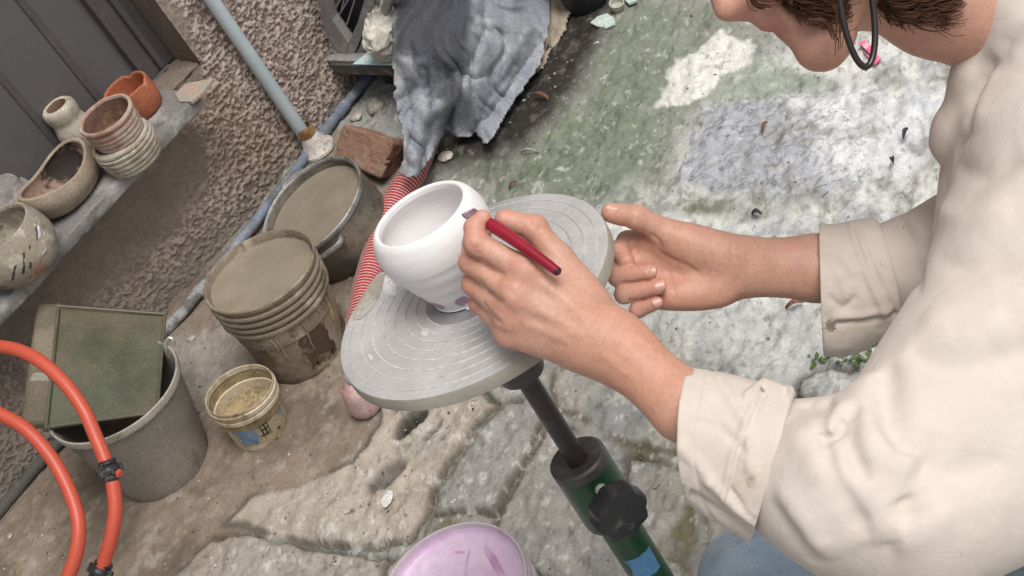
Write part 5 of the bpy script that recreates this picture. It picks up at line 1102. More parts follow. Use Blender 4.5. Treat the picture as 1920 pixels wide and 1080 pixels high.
# ================================================================== PERSON
person = thing('person', 'seated potter in a cream canvas jacket bending over the turntable, painting a bowl', 'person', P(1900, 1500, 1.5) * [1, 1, 0])
M_SKIN = mat('skin', (0.5, .25, .16), rough=.48, attr=True, fine=.11, fscale=260, bump=.3, bscale=480, bdist=.0008, sss=.12, spec=.4)
M_NAIL = mat('fingernail', (0.62, .36, .30), rough=.3, bump=.05, fine=.03, spec=.5, sss=.1)
SK = np.array([.555, .31, .228])
def Q(*a): return [pc(*q) for q in a]
nails = []
def nail(vol, px, u_px, L, wd, m_list, tilt=0):
    """nail plate lying on the fingertip under the pixel, long axis towards u_px"""
    h = vol.hit(*px); h2 = pc(u_px[0], u_px[1], h[2]); i = np.round((h - vol.lo) / vol.h).astype(int)
    g = np.array([vol.d[i[0] + 2, i[1], i[2]] - vol.d[i[0] - 2, i[1], i[2]], vol.d[i[0], i[1] + 2, i[2]] - vol.d[i[0], i[1] - 2, i[2]], vol.d[i[0], i[1], i[2] + 2] - vol.d[i[0], i[1], i[2] - 2]]); n = g / np.linalg.norm(g)
    u = h2 - h; u -= (u @ n) * n; u /= np.linalg.norm(u); v = np.cross(n, u); k = 10; V = []; Fs = []
    for a in range(k):
        t = a / (k - 1) * 2 - 1; ww = wd * (1 - .12 * t * t - (.35 if t < -.6 else 0) * (-t - .6) / .4)
        for b in range(k):
            s = b / (k - 1) * 2 - 1; V.append(h + u * L * t + v * ww * s - n * (wd * .55 * s * s) + n * (.0009 - .0010 * (abs(s) > .95) - .0008 * (t < -.95)))
    for a in range(k - 1):
        for b in range(k - 1): Fs.append([a * k + b, (a + 1) * k + b, (a + 1) * k + b + 1, a * k + b + 1])
    V = cam2w(np.array(V)); c = V.mean(0); m_list.append((V, Fs))

# ---- near hand and forearm (holds the brush)
lo = pc(850, 380, 1.24); hi = pc(1480, 960, 1.24)
A = Vol([lo[0], lo[1], 1.02], [hi[0], hi[1], 1.25], .0012)
wr_, f1, f2, f3 = Q((1142, 640, 1.128), (1284, 763, 1.10), (1420, 852, 1.085), (1500, 900, 1.07))
A.cap(wr_, f1, .0245, .0266, .01, flat=((0, 0, 1), .86)); A.cap(f1, pc(1340, 802, 1.095), .0266, .0225, .01); A.cap(pc(1340, 802, 1.095), f2, .0225, .026, .01); A.cap(f2, f3, .026, .03, .01)
im, mm, rm, pm = Q((986, 508, 1.142), (968, 553, 1.142), (958, 590, 1.150), (955, 623, 1.160))
wi, wm_, wr2, wp_ = Q((1118, 607, 1.134), (1112, 628, 1.130), (1106, 646, 1.132), (1098, 662, 1.136))
for a, b, r0, r1 in ((im, wi, .0118, .014), (mm, wm_, .0118, .0145), (rm, wr2, .0112, .0145), (pm, wp_, .0104, .0135)): A.cap(a, b, r0, r1, .012)
A.cap(wm_, wr_, .020, .0235, .02, flat=((0, 0, 1), .85)); A.cap(pc(1090, 640, 1.140), pc(1170, 665, 1.126), .0185, .021, .02)
A.ell(pc(1040, 590, 1.158), (.040, .030, .016), k=.02)            # flesh of the palm below
# thumb, its web and the ball
tc, tm, ti, tt = Q((1112, 575, 1.150), (1046, 484, 1.158), (1002, 428, 1.160), (947, 412, 1.158))
A.chain([tc, tm, ti, tt], [.0165, .0128, .0102, .0078], .014, .005)
A.cap(ti * .35 + tt * .65, tt, .0094, .0082, .004)
A.cap(pc(1075, 545, 1.160), pc(1020, 520, 1.165), .012, .009, .018)
# index over the brush
fi = Q((986, 508, 1.142), (893, 455, 1.150), (890, 428, 1.152), (905, 409, 1.150)); A.chain(fi, [.0112, .0098, .0088, .0072], .010, .004)
# middle behind it, ring and little finger curled under
fm = Q((968, 553, 1.142), (884, 492, 1.168), (887, 458, 1.186), (906, 436, 1.188)); A.chain(fm, [.0112, .0097, .0088, .0076], .009, .004)
fr_ = Q((958, 590, 1.150), (888, 532, 1.182), (894, 503, 1.206), (916, 490, 1.208)); A.chain(fr_, [.0108, .0093, .0085, .0074], .009, .004)
fp = Q((955, 623, 1.160), (899, 568, 1.192), (906, 540, 1.212), (924, 528, 1.212)); A.chain(fp, [.0098, .0083, .0075, .0066], .008, .004)
for q, r in ((im, .0122), (mm, .0124), (rm, .0116), (pm, .0108)): A.ell(q + [0, 0, -.0028], (r, r, r * .85), k=.008)
for q, r in ((fi[1], .0105), (fm[1], .0103), (fr_[1], .0098), (fp[1], .0088), (ti, .0108)): A.ell(q, (r, r, r), k=.004)
A.fold([(1060, 520), (1015, 505), (990, 470), (965, 455)], .004, -.0012)
for ln, w_, am in (([(948, 517), (925, 512), (905, 495)], .0028, -.0022), ([(950, 572), (925, 556), (895, 520)], .0028, -.0020), ([(945, 610), (922, 592), (902, 560)], .0026, -.0018),
                   ([(1010, 528), (1060, 560), (1100, 600)], .004, .0013), ([(985, 572), (1040, 598), (1090, 628)], .004, .0014), ([(975, 606), (1030, 624), (1080, 646)], .004, .0013),
                   ([(1000, 540), (1040, 565)], .006, -.0008), ([(985, 590), (1030, 610)], .006, -.0008),
                   ([(884, 466), (893, 474), (903, 474)], .0016, -.0013), ([(880, 458), (888, 464), (899, 462)], .0016, -.0012), ([(992, 414), (1000, 424), (1012, 420)], .0016, -.0013), ([(1004, 436), (1012, 428), (1018, 430)], .0016, -.0013),
                   ([(1110, 690), (1140, 672), (1165, 640)], .004, -.0006), ([(1120, 655), (1160, 690), (1200, 720)], .003, .0009), ([(1060, 575), (1100, 585), (1140, 612)], .003, .0008), ([(1030, 640), (1060, 626), (1100, 634)], .0025, .0007), ([(1170, 610), (1220, 650), (1280, 705)], .0028, .0007), ([(980, 486), (992, 492), (998, 502)], .0018, -.0008), ([(950, 540), (962, 548), (964, 560)], .0018, -.0008)):
    A.fold(ln, w_, am)
A.bump(45, .0006, 3, 600); A.bump(260, .00018, 2, 610, .004)
VA = A.mesh(2)
# ---- far hand (steadies the turntable rim), palm to the camera
lo = pc(1105, 360, 1.42); hi = pc(1720, 640, 1.42)
D = disc_d(1140, 430, -.008)
Bv = Vol([lo[0], lo[1], 1.25], [hi[0], hi[1], 1.47], .0012)
z0 = 1.335
w1, w2, w3 = Q((1380, 500, z0 + .005), (1530, 503, z0 + .01), (1690, 512, z0 + .01))
Bv.cap(w1, w2, .0270, .0315, .01, flat=((0, 0, 1), .80)); Bv.cap(w2, w3, .0315, .036, .01)
mi, mmid, mr, mp = Q((1222, 448, z0 + .012), (1216, 486, z0 + .014), (1226, 524, z0 + .012), (1246, 556, z0 + .006))
for a, b, r0, r1 in ((mi, (1345, 478), .0125, .016), (mmid, (1345, 500), .0125, .017), (mr, (1345, 522), .012, .016), (mp, (1345, 540), .0112, .0145)): Bv.cap(a, pc(b[0], b[1], z0 + .006), r0, r1, .014)
Bv.cap(pc(1345, 505, z0 + .004), w1, .0225, .0255, .02, flat=((0, 0, 1), .85))
Bv.ell(pc(1296, 556, z0 - .006), (.034, .012, .011), k=.018)          # heel of the palm, little finger side
Bv.ell(pc(1320, 462, z0 - .010), (.034, .017, .015), R=np.array([[.93, -.36, 0], [.36, .93, 0], [0, 0, 1]]), k=.018)   # ball of the thumb
th_t = Q((1345, 480, z0), (1252, 438, z0 - .006), (1193, 407, z0 - .014), (1146, 399, z0 - .022))
Bv.chain(th_t, [.018, .0128, .0106, .0086], .012, .005); Bv.cap(th_t[2] * .4 + th_t[3] * .6, th_t[3], .0102, .0088, .004)
Bv.ell(th_t[2], (.0114, .0114, .0112), k=.004)
Bv.cap(pc(1240, 450, z0 + .006), pc(1290, 470, z0), .012, .014, .016)
# fingers: proximal goes left and away, middle bends down at the rim, tip folds back towards the palm
f_i = Q((1222, 448, z0 + .012), (1176, 452, z0 + .016), (1160, 470, z0 + .004), (1174, 490, z0 - .010)); Bv.chain(f_i, [.0116, .0100, .0092, .0080], .008, .0035)
f_m = Q((1216, 486, z0 + .014), (1166, 498, z0 + .010), (1158, 519, z0 - .008), (1216, 511, z0 - .022)); Bv.chain(f_m, [.0116, .0102, .0095, .0080], .006, .0025)
f_r = Q((1226, 524, z0 + .012), (1180, 534, z0 + .008), (1170, 552, z0 - .010), (1234, 538, z0 - .023)); Bv.chain(f_r, [.0112, .0098, .0092, .0076], .005, .0025)
f_p = Q((1246, 556, z0 + .006), (1206, 566, z0 + .004), (1196, 581, z0 - .010), (1231, 568, z0 - .020)); Bv.chain(f_p, [.0100, .0087, .0080, .0068], .004, .0025)
for ln, w_, am in (([(1160, 530), (1190, 528), (1225, 524)], .0016, -.0016), ([(1172, 562), (1200, 562), (1240, 552)], .0016, -.0016), ([(1232, 452), (1240, 475), (1290, 500), (1320, 520)], .003, -.0012),
                   ([(1216, 436), (1236, 452), (1242, 470)], .002, -.0014), ([(1250, 500), (1262, 540), (1270, 575)], .002, -.0009), ([(1370, 450), (1374, 500), (1384, 545)], .0022, -.0007), ([(1362, 490), (1372, 520), (1378, 550)], .002, -.0005),
                   ([(1176, 440), (1180, 455), (1180, 470)], .0018, -.001), ([(1182, 396), (1188, 406), (1190, 416)], .0014, -.0006), ([(1410, 480), (1460, 476), (1520, 470)], .004, .0004), ([(1300, 500), (1340, 510), (1360, 522)], .008, -.0010)):
    Bv.fold(ln, w_, am)
Bv.bump(45, .0006, 3, 620); Bv.bump(260, .00018, 2, 630, .004)
VB = Bv.mesh(2)
nl = []
nail(Bv, (1219, 511), (1240, 508), .0056, .0058, nl); nail(Bv, (1236, 537), (1256, 532), .0054, .0056, nl); nail(Bv, (1231, 567), (1248, 561), .0046, .0048, nl)
nail(Bv, (1150, 390), (1128, 386), .0062, .0045, nl)
# ---- head and neck
HO = pc(1497, -202, 1.16); zh = np.array([-.75, -.66, 0.0]); yh = np.array([-.66, .75, -.0]); zh /= np.linalg.norm(zh); yh -= (yh @ zh) * zh; yh /= np.linalg.norm(yh); xh = np.array([0, 0, -1.0])   # x towards the camera
YAW = math.radians(-6); xh, yh = xh * math.cos(YAW) + yh * math.sin(YAW), yh * math.cos(YAW) - xh * math.sin(YAW)
RH = np.stack([xh, yh, zh], 1)
def H(x, y, z): return HO + RH @ np.array([x, y, z])
lo = pc(1180, -560, 1.16); hi = pc(2060, 250, 1.16)
Hv = Vol([lo[0], lo[1], 1.02], [hi[0], hi[1], 1.32], .0022)
Hv.ell(H(0, -.02, .055), (.076, .098, .088), R=RH, k=.01); Hv.ell(H(0, .03, -.015), (.063, .066, .085), R=RH, k=.03)
for s in (-1, 1):
    Hv.cap(H(s * .056, .0, -.04), H(s * .020, .078, -.098), .020, .017, .03); Hv.ell(H(s * .038, .062, -.012), (.026, .026, .026), k=.02)
    Hv.ell(H(s * .031, .090, .030), (.016, .010, .010), k=.012, op='sub'); Hv.ell(H(s * .031, .080, .028), (.0125, .0125, .0125), k=.004)
    Hv.ell(H(s * .031, .0815, .0305), (.0142, .0128, .0120), k=.004); Hv.cap(H(s * .012, .098, .047), H(s * .05, .084, .046), .007, .006, .012)
    Hv.ell(H(s * .0125, .103, -.028), (.0085, .0105, .008), R=RH, k=.006)
    Hv.ell(H(s * .079, -.012, .0), (.006, .018, .030), R=RH, k=.006)
Hv.cap(H(0, .094, .030), H(0, .116, -.018), .0075, .0095, .014); Hv.ell(H(0, .114, -.022), (.011, .010, .009), k=.008)
Hv.cap(H(0, .098, -.036), H(0, .098, -.050), .0125, .0125, .012)
Hv.cap(H(-.017, .094, -.054), H(.017, .094, -.054), .0062, .0062, .007); Hv.cap(H(-.015, .093, -.0665), H(.015, .093, -.0665), .0068, .0068, .007)
Hv.ell(H(0, .090, -.100), (.019, .017, .018), k=.02); Hv.ell(H(0, .084, -.082), (.020, .013, .013), k=.014)
Hv.ell(H(.0105, .105, -.0345), (.003, .0045, .0028), k=.002, op='sub'); Hv.ell(H(-.0105, .105, -.0345), (.003, .0045, .0028), k=.002, op='sub')
nk = Q((1650, -70, 1.175), (1760, -10, 1.185), (1900, 30, 1.20), (2010, 60, 1.21)); Hv.chain(nk, [.049, .050, .056, .062], .03, .02)
Hv.ell(pc(1600, -60, 1.165), (.045, .04, .05), k=.03)
Hv.bump(30, .0010, 3, 640); Hv.bump(160, .0003, 2, 645, .006)
VH = Hv.mesh(2)
# the rest of the body under the clothes
def cam_tube(pts, rs, n=16): return tube(cam2w(spline(np.array(pts), 6)), np.interp(np.linspace(0, 1, (len(pts) - 1) * 6 + 1), np.linspace(0, 1, len(pts)), rs), n)
arm1 = cam_tube(Q((1440, 858, 1.075), (1600, 925, 1.06), (1900, 560, 1.10), (2060, 330, 1.16)), [.032, .036, .042, .045])
arm2 = cam_tube(Q((1620, 508, 1.345), (1800, 480, 1.34), (2000, 420, 1.36)), [.034, .038, .045])
trunk = cam_tube(Q((1960, 50, 1.21), (2040, 180, 1.26), (2140, 480, 1.32), (2220, 900, 1.36), (2280, 1250, 1.38)), [.06, .09, .11, .10, .11], 24)
legs = [cam_tube(Q((2260, 1250, 1.36 + o), (1800, 1150, 1.42 + o), (1420, 1110, 1.42 + o), (1560, 1420, 1.52 + o), (1760, 1800, 1.72 + o)), [.07, .055, .042, .04, .03]) for o in (.02, .2)]
bodyV, bodyF = join(VA, VB, VH, arm1, arm2, trunk, *legs)
cv = np.tile(SK, (len(bodyV), 1)); nb = fbm(bodyV, 26, 3, 700); nb2 = fbm(bodyV, 90, 3, 701)
cv = cv * (1 + .10 * nb[:, None] + .07 * nb2[:, None])
def blush(p, r, col, k):
    global cv
    d = np.linalg.norm(bodyV - cam2w(p), axis=1); cv = lay(cv, col, np.exp(-(d / r) ** 2) * k)
for p in (im, mm, rm, pm, fi[1], fm[1], fr_[1], fp[1], ti): blush(p, .013, (.50, .185, .13), .75)
for p in (fi[3], tt, th_t[3], f_i[3], f_m[3], f_r[3], f_p[3]): blush(p, .013, (.60, .27, .21), .7)
blush(pc(1190, 690, 1.12), .06, (.50, .21, .12), .5); blush(pc(1270, 560, 1.33), .05, (.52, .235, .165), .6)
blush(pc(1300, 480, 1.32), .03, (.55, .29, .205), .6)
blush(H(.02, .112, -.03), .020, (.56, .25, .20), .6); blush(H(0, .10, -.060), .016, (.44, .16, .14), .75); blush(H(.05, .05, -.03), .04, (.53, .24, .16), .5)
cv = np.clip(cv, .02, .8)
obj('body', (bodyV, bodyF), M_SKIN, person, world=True, colors=cv, angle=None)
for vf in nl: obj('fingernail', vf, M_NAIL, person, world=True)
M_EYE = mat('eye', (.75, .73, .7), rough=.15, bump=0, fine=0); M_BROW = mat('dark_hair', (.022, .0125, .009), rough=.6, fine=.2, bump=0, spec=.4)
for s in (-1, 1):
    V, Fs = lathe([(.0005, -.0118), (.006, -.0102), (.0102, -.006), (.0118, 0), (.0102, .006), (.006, .0102), (.0005, .0118)], 24)
    obj('eye', (V + (np.linalg.inv(MW['person']) @ np.append(cam2w(H(s * .031, .0815, .0262)), 1))[:3], Fs), M_EYE, person)
    obj('eyebrow', tube(cam2w(spline(np.array([H(s * .012, .104, .050), H(s * .03, .102, .056), H(s * .052, .086, .050)]), 5)), .0032, 8, flat=.5), M_BROW, person, world=True)
# ---- hair: a cap of thick hair and curly locks
hv = Vol([lo[0], lo[1], 1.0], [hi[0], hi[1], 1.33], .004)
hv.ell(H(0, -.032, .062), (.098, .112, .100), R=RH, k=.01); hv.ell(H(0, -.06, -.01), (.085, .07, .07), R=RH, k=.03)
hv.ell(H(0, -.045, -.045), (.066, .055, .05), R=RH, k=.03); hv.ell(H(.074, .012, .018), (.022, .045, .045), R=RH, k=.02)
hv.ell(H(0, .085, -.02), (.058, .052, .095), R=RH, k=.02, op='sub')
hv.bump(22, .016, 3, 650, .05); hv.bump(60, .006, 2, 651)
hair = obj('hair', hv.mesh(0), M_BROW, person, world=True, angle=None)
DOWN = np.array([-CX[2], -CY[2], -FW[2]])      # gravity in camera space
M_LOCK = mat('brown_curl', (.10, .042, .022), rough=.5, bump=0, fine=.3, fscale=900, spec=.25)
def lock(p0, d0, L, cr, turns, n, sd, grow=0.5, w_=.00055):
    rg = np.random.default_rng(sd); out = []
    for k in range(n):
        m_ = 34; t = np.linspace(0, 1, m_); d = d0 / np.linalg.norm(d0); a = np.cross(d, [.3, .2, 1.0]); a /= np.linalg.norm(a); b = np.cross(d, a)
        ph = rg.normal(0, .22) + sd * 1.7; R_ = cr * (rg.normal(1, .08)) * (1 + .1 * t); tr = turns * rg.uniform(.9, 1.1)
        c = p0[None] + d * L * rg.normal(1, .06) * t[:, None] + DOWN * .25 * L * (t ** 2)[:, None] + rg.normal(0, .0013, 3)
        ang = ph + tr * 2 * np.pi * t ** 1.25; c = c + (R_ * np.sin(ang) * np.minimum(1, t * 4))[:, None] * a + (R_ * np.cos(ang) * np.minimum(1, t * 4))[:, None] * b
        out.append(tube(cam2w(c), w_ * (1 - .45 * t ** 2), 5))
    return join(*out)
def px_lock(px, d, L, cr, turns, n, sd, dirv=None, **k):
    return obj('curl', lock(pc(px[0], px[1], d), DOWN if dirv is None else np.asarray(dirv, float), L, cr, turns, n, sd, **k), M_LOCK, hair, world=True, angle=None)
LK = [((1652, -84), 1.10, .044, .012, 1.4, 60), ((1678, -88), 1.10, .050, .013, 1.5, 70), ((1702, -96), 1.105, .056, .013, 1.6, 70), ((1756, -60), 1.11, .046, .012, 1.4, 60), ((1560, -70), 1.09, .036, .011, 1.2, 50), ((1408, -62), 1.10, .028, .007, 1.0, 24), ((1440, -66), 1.10, .030, .008, 1.1, 24), ((1468, -66), 1.10, .030, .008, 1.2, 24), ((1498, -52), 1.095, .036, .010, 1.2, 46), ((1522, -46), 1.095, .040, .011, 1.4, 60), ((1544, -50), 1.09, .040, .010, 1.3, 50),
      ((1668, -74), 1.10, .046, .012, 1.4, 70), ((1690, -70), 1.10, .046, .013, 1.5, 80), ((1716, -70), 1.11, .050, .013, 1.4, 80), ((1742, -76), 1.115, .048, .013, 1.5, 80), ((1766, -84), 1.12, .044, .012, 1.3, 60), ((1790, -94), 1.13, .038, .011, 1.2, 50), ((1692, -6), 1.098, .022, .0085, 1.0, 40), ((1728, -10), 1.105, .026, .0085, 1.1, 40), ((1756, -14), 1.11, .022, .008, 1.0, 40)]
for k, (px, d, L, cr, tn, n) in enumerate(LK):
    up_ = .062 if px[0] < 1600 else .075; q_ = pc(px[0], px[1], d) - DOWN * up_
    if px[0] < 1475: q_, up_ = pc(px[0], px[1], d), 0
    obj('curl', lock(q_, DOWN, L + up_ * .70, cr * 1.05, tn * (1.25 + up_ / L * .8), n, 800 + k), M_LOCK, hair, world=True, angle=None)
px_lock((1520, 40), 1.088, .022, .004, .5, 7, 850, (.55, .3, 0)); px_lock((1566, 6), 1.088, .03, .003, .4, 7, 851, (.1, 1, 0))
# ---- hoop earring
M_HOOP = mat('dark_hoop', (.014, .009, .009), rough=.3, bump=.02, fine=.1, spec=.6)
hc = pc(1606, 6, 1.065); a_ = np.arctan2(118, 20); maj = np.array([.16, .985, .05]) * (119 / FPX * 1.075); mnr = np.array([.985, -.16, 0]) * (32 / FPX * 1.075) + np.array([0, 0, .003])
tt_ = np.linspace(0, 2 * np.pi, 72, endpoint=False)
obj('hoop_earring', tube(cam2w(hc + np.cos(tt_)[:, None] * maj + np.sin(tt_)[:, None] * mnr), .0026, 12, closed=True), M_HOOP, person, world=True, angle=None)

# ================================================================== JACKET
M_CANVAS = mat('cream_canvas', (0.635, .56, .50), rough=.85, wrinkle=(8, .003, .075, (1, 2.2, 1)), spots=[((.59, .515, .45), 7, .56, .12), ((.33, .26, .19), 22, .745, .03, 6), ((.24, .2, .16), 55, .735, .015, 4)], bump=.30, bscale=330, bdist=.0012, fine=.04, fscale=60, sss=0, spec=.2, sheen=.15)
lo = pc(1400, -150, 1.45); hi = pc(2360, 1260, 1.45)
J = Vol([pc(1400, 0, 1.10)[0], pc(0, -140, 1.2)[1], .93], [pc(2240, 0, 1.45)[0], pc(0, 1240, 1.3)[1], 1.46], .0025)
J.cap(pc(1452, 868, 1.100), pc(1590, 915, 1.065), .053, .066, .01); J.cap(pc(1668, 915, 1.062), pc(2068, 380, 1.12), .066, .085, .007); J.cap(pc(1590, 915, 1.065), pc(1700, 930, 1.062), .066, .068, .02)
J.cap(pc(1700, 960, 1.07), pc(2100, 700, 1.12), .073, .105, .02); J.cap(pc(1930, 260, 1.19), pc(2080, 170, 1.22), .050, .09, .03)
J.ell(pc(2140, 520, 1.32), (.16, .24, .13), k=.04); J.cap(pc(1860, 335, 1.235), pc(1850, 560, 1.21), .045, .052, .03)
J.cap(pc(2000, 300, 1.15), pc(1960, 640, 1.12), .085, .09, .04)
J.cap(pc(1652, 512, 1.345), pc(1850, 468, 1.335), .046, .062, .01); J.cap(pc(1850, 468, 1.335), pc(2060, 420, 1.33), .062, .08, .03)
J.ell(pc(2230, 950, 1.36), (.15, .17, .13), k=.04)
# collar standing round the neck and lapel falling from it
J.cap(pc(1852, -60, 1.205), pc(1848, 40, 1.190), .026, .028, .012, flat=((1, .3, 0), .75)); J.cap(pc(1848, 40, 1.190), pc(1826, 140, 1.190), .028, .020, .012, flat=((1, .3, 0), .7))
J.cap(pc(1826, 140, 1.195), pc(1783, 240, 1.215), .019, .013, .028, flat=((.9, .4, 0), .8)); J.cap(pc(1783, 240, 1.215), pc(1774, 268, 1.22), .013, .010, .02)
J.cap(pc(1880, -60, 1.17), pc(1960, 120, 1.15), .035, .04, .02)
J.cap(pc(1965, 20, 1.215), pc(2060, 90, 1.23), .069, .085, .02)
# folds: (photo line, width, depth)
FOLDS = [([(1920, 40), (1870, 110), (1832, 180), (1800, 262), (1784, 292)], .004, -.010), ([(1900, 80), (1858, 160), (1822, 250)], .010, .004),
  ([(1644, 694), (1624, 742), (1626, 800), (1656, 850), (1720, 884)], .0110, .015), ([(1666, 682), (1660, 740), (1672, 800), (1714, 856)], .0048, -.024),
  ([(1606, 748), (1590, 790), (1598, 850), (1628, 910)], .0042, -.016), ([(1596, 756), (1562, 786), (1555, 818)], .0050, .010), ([(1584, 790), (1572, 806), (1580, 820)], .0050, -.012), ([(1552, 745), (1543, 790), (1550, 835)], .0040, -.008),
  ([(1572, 830), (1590, 900), (1638, 960), (1668, 1016)], .0100, .009), ([(1546, 810), (1562, 885), (1606, 955), (1630, 1010)], .0060, -.008), ([(1668, 1016), (1720, 1000), (1790, 940)], .010, .006), ([(1690, 930), (1712, 980)], .008, -.006),
  ([(1714, 856), (1780, 884), (1900, 862)], .011, -.006), ([(1700, 655), (1780, 690), (1880, 672), (1960, 630)], .011, -.0055), ([(1728, 590), (1800, 626), (1900, 606)], .012, .0045), ([(1755, 478), (1820, 506), (1930, 488)], .011, -.0035),
  ([(1500, 754), (1534, 764), (1560, 750)], .0045, -.006), ([(1480, 800), (1520, 850), (1545, 910)], .010, .005), ([(1455, 900), (1505, 975), (1560, 1050)], .008, .006), ([(1442, 940), (1490, 1005), (1530, 1060)], .006, -.005),
  ([(1690, 408), (1712, 470), (1724, 560)], .005, -.006), ([(1704, 386), (1718, 424), (1746, 446)], .006, .006), ([(1780, 300), (1840, 330), (1930, 300)], .010, -.004), ([(1756, 388), (1810, 412), (1900, 396)], .009, .005)]
for ln, w_, am in FOLDS: J.fold(ln, w_, am * 1.5, sharp=True)
J.bump(5.5, .0015, 2, 660, .05); J.bump(40, .0006, 2, 662)
jacket = obj('jacket', J.mesh(1), M_CANVAS, person, world=True, angle=None)
M_CUFF = mat('stained_canvas', (0.61, .535, .47), rough=.85, wrinkle=(12, .003, .09, (1, 2, 1)), spots=[((.58, .50, .42), 9, .55, .12), ((.34, .265, .19), 15, .665, .035, 7), ((.25, .21, .165), 42, .70, .02, 5)], bump=.30, bscale=330, bdist=.0012, fine=.05, fscale=60, spec=.2, sheen=.15)
def rings(defs, n=140, per=14, sd=0, wob=.0018, thick=.0035, folds=()):
    """turned-back cuff: loft of slanted rings (centre px+depth, in-picture half vector px, towards-camera half vector (px, px, metres)), double walled"""
    cs = []; As = []; Bs = []
    for (cx, cy, d), (ax, ay), (bx, by, bz) in defs:
        c = pc(cx, cy, d); cs.append(c); As.append(pc(cx + ax, cy + ay, d) - c); Bs.append(np.array([bx / FPX * d, by / FPX * d, -bz]))
    cs = spline(cs, per); As = spline(As, per); Bs = spline(Bs, per); th = np.linspace(0, 2 * np.pi, n, endpoint=False); m = len(cs)
    def wall(k, o):
        g = cs[:, None] + (As[:, None] * np.cos(th)[None, :, None] + Bs[:, None] * np.sin(th)[None, :, None]) * k
        no = (As[:, None] * np.cos(th)[None, :, None] + Bs[:, None] * np.sin(th)[None, :, None]); no /= np.linalg.norm(no, axis=2)[..., None]
        nn = fbm(g.reshape(-1, 3), 26, 3, sd).reshape(m, n); f = wob * 2 * nn
        px = np.stack([960 + FPX * g[..., 0] / g[..., 2], 540 + FPX * g[..., 1] / g[..., 2]], -1).reshape(-1, 2); front = (np.sin(th)[None, :] > -.15) * np.ones((m, 1))
        for ln, w_, am in folds: f = f + am * (np.exp(-(line_d(px, [np.array(s, float) for s in ln]) / w_) ** 2).reshape(m, n) * front)
        return g + no * (f + o)[..., None]
    o_, i_ = wall(1, 0), wall(1, -thick); tip = (o_[0] + i_[0]) / 2 + (cs[0] - cs[1])[None] * .35
    L = np.concatenate([i_[::-1], tip[None], o_]); M2 = len(L)
    Fs = [[i * n + j, i * n + (j + 1) % n, (i + 1) * n + (j + 1) % n, (i + 1) * n + j] for i in range(M2 - 1) for j in range(n)]
    return cam2w(L.reshape(-1, 3)), Fs
near = [((1300, 820, 1.108), (2, 130), (-44, -6, .050)), ((1345, 836, 1.104), (-12, 138), (-30, -6, .051)), ((1400, 856, 1.098), (-28, 140), (-28, -8, .055)), ((1442, 870, 1.094), (-40, 146), (-26, -10, .0585)), ((1450, 873, 1.094), (-41, 138), (-26, -10, .0545))]
obj('cuff', rings(near, sd=910, wob=.0012, folds=[([(1318, 700), (1294, 820), (1318, 950), (1350, 985)], 2.6, -.0016), ([(1348, 712), (1400, 800), (1404, 880)], 9, .003), ([(1300, 790), (1350, 800), (1400, 850)], 7, -.0022), ([(1420, 740), (1372, 850), (1356, 930)], 5, .0022), ([(1432, 742), (1382, 852), (1366, 930)], 4, -.0022), ([(1300, 930), (1350, 960), (1400, 1000)], 8, -.004), ([(1330, 900), (1380, 950), (1430, 985)], 10, .005), ([(1400, 745), (1430, 722), (1470, 738)], 7, .006), ([(1280, 840), (1330, 900)], 14, .003), ([(1372, 920), (1400, 960), (1440, 990)], 4, -.004)]), M_CUFF, jacket, world=True, angle=None)
far = [((1541, 545, 1.345), (4, 126), (-20, 0, .042)), ((1570, 545, 1.345), (8, 124), (-18, 2, .044)), ((1620, 532, 1.345), (16, 120), (-14, 4, .047)), ((1660, 520, 1.345), (24, 112), (-12, 6, .050)), ((1668, 518, 1.345), (24, 105), (-12, 6, .046))]
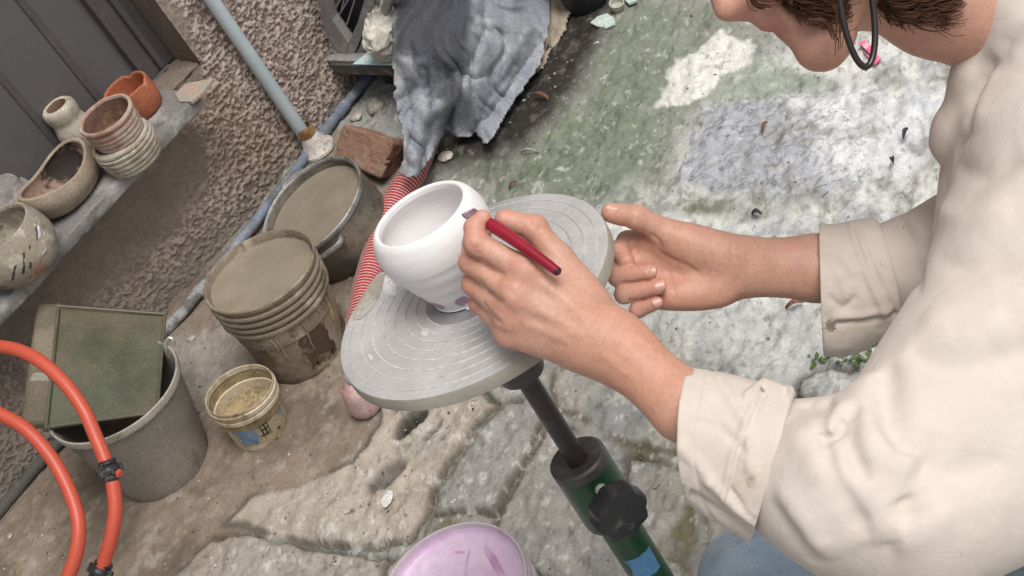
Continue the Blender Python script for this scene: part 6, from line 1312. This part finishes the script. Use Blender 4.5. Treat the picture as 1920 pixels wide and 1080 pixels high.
obj('cuff', rings(far, sd=930, folds=[([(1534, 422), (1530, 540), (1546, 665)], 2.6, -.0016), ([(1540, 470), (1575, 480), (1600, 510)], 8, .003), ([(1606, 425), (1640, 510), (1680, 590)], 4, -.0025), ([(1596, 430), (1626, 520), (1664, 598)], 6, .003), ([(1570, 606), (1620, 604), (1682, 592)], 4, -.003), ([(1565, 596), (1620, 592), (1670, 582)], 6, .003), ([(1558, 560), (1580, 580), (1600, 560)], 7, -.003), ([(1575, 520), (1590, 560)], 8, .003)]), M_CUFF, jacket, world=True, angle=None)
# ================================================================== JEANS AND SHOES
M_DENIM = mat('washed_denim', (0.22, .285, .35), rough=.9, spots=[((.30, .365, .42), 9, .52, .14), ((.17, .225, .285), 14, .6, .08)], bump=.4, bscale=500, bdist=.0015, fine=.14, fscale=500, sheen=.1)
K = Vol([pc(1260, 0, 1.35)[0], pc(0, 940, 1.3)[1], 1.2], [pc(2420, 0, 1.5)[0], pc(0, 1900, 1.7)[1], 2.0], .0065)
for o in (0, .21):
    K.chain(Q((1420, 1098, 1.425 + o), (1800, 1150, 1.43 + o), (2300, 1230, 1.38 + o)), [.060, .078, .10], .03, .03)
    K.chain(Q((1420, 1098, 1.425 + o), (1560, 1400, 1.54 + o), (1740, 1780, 1.76 + o)), [.058, .056, .06], .03, .03)
K.fold([(1330, 1060), (1400, 1030), (1500, 1030)], .012, .006); K.fold([(1350, 1078), (1440, 1050), (1520, 1060)], .010, -.006)
K.bump(9, .008, 3, 670, .05)
obj('jeans', K.mesh(1), M_DENIM, person, world=True, angle=None)
M_SHOE = mat('dark_shoe', (.05, .05, .055), rough=.6, bump=.2)
for o in (0, .21):
    a = cam2w(pc(1740, 1780, 1.76 + o)); a[2] = .05; fwd = cam2w(pc(1400, 1098, 1.42)) - cam2w(pc(2200, 1200, 1.38)); fwd[2] = 0; fwd /= np.linalg.norm(fwd)
    obj('shoe', tube([a - fwd * .06, a - fwd * .03, a + fwd * .06 - [0, 0, .005], a + fwd * .15 - [0, 0, .015], a + fwd * .19 - [0, 0, .02]], [.035, .045, .045, .038, .02], 16, flat=1.0), M_SHOE, person, world=True)
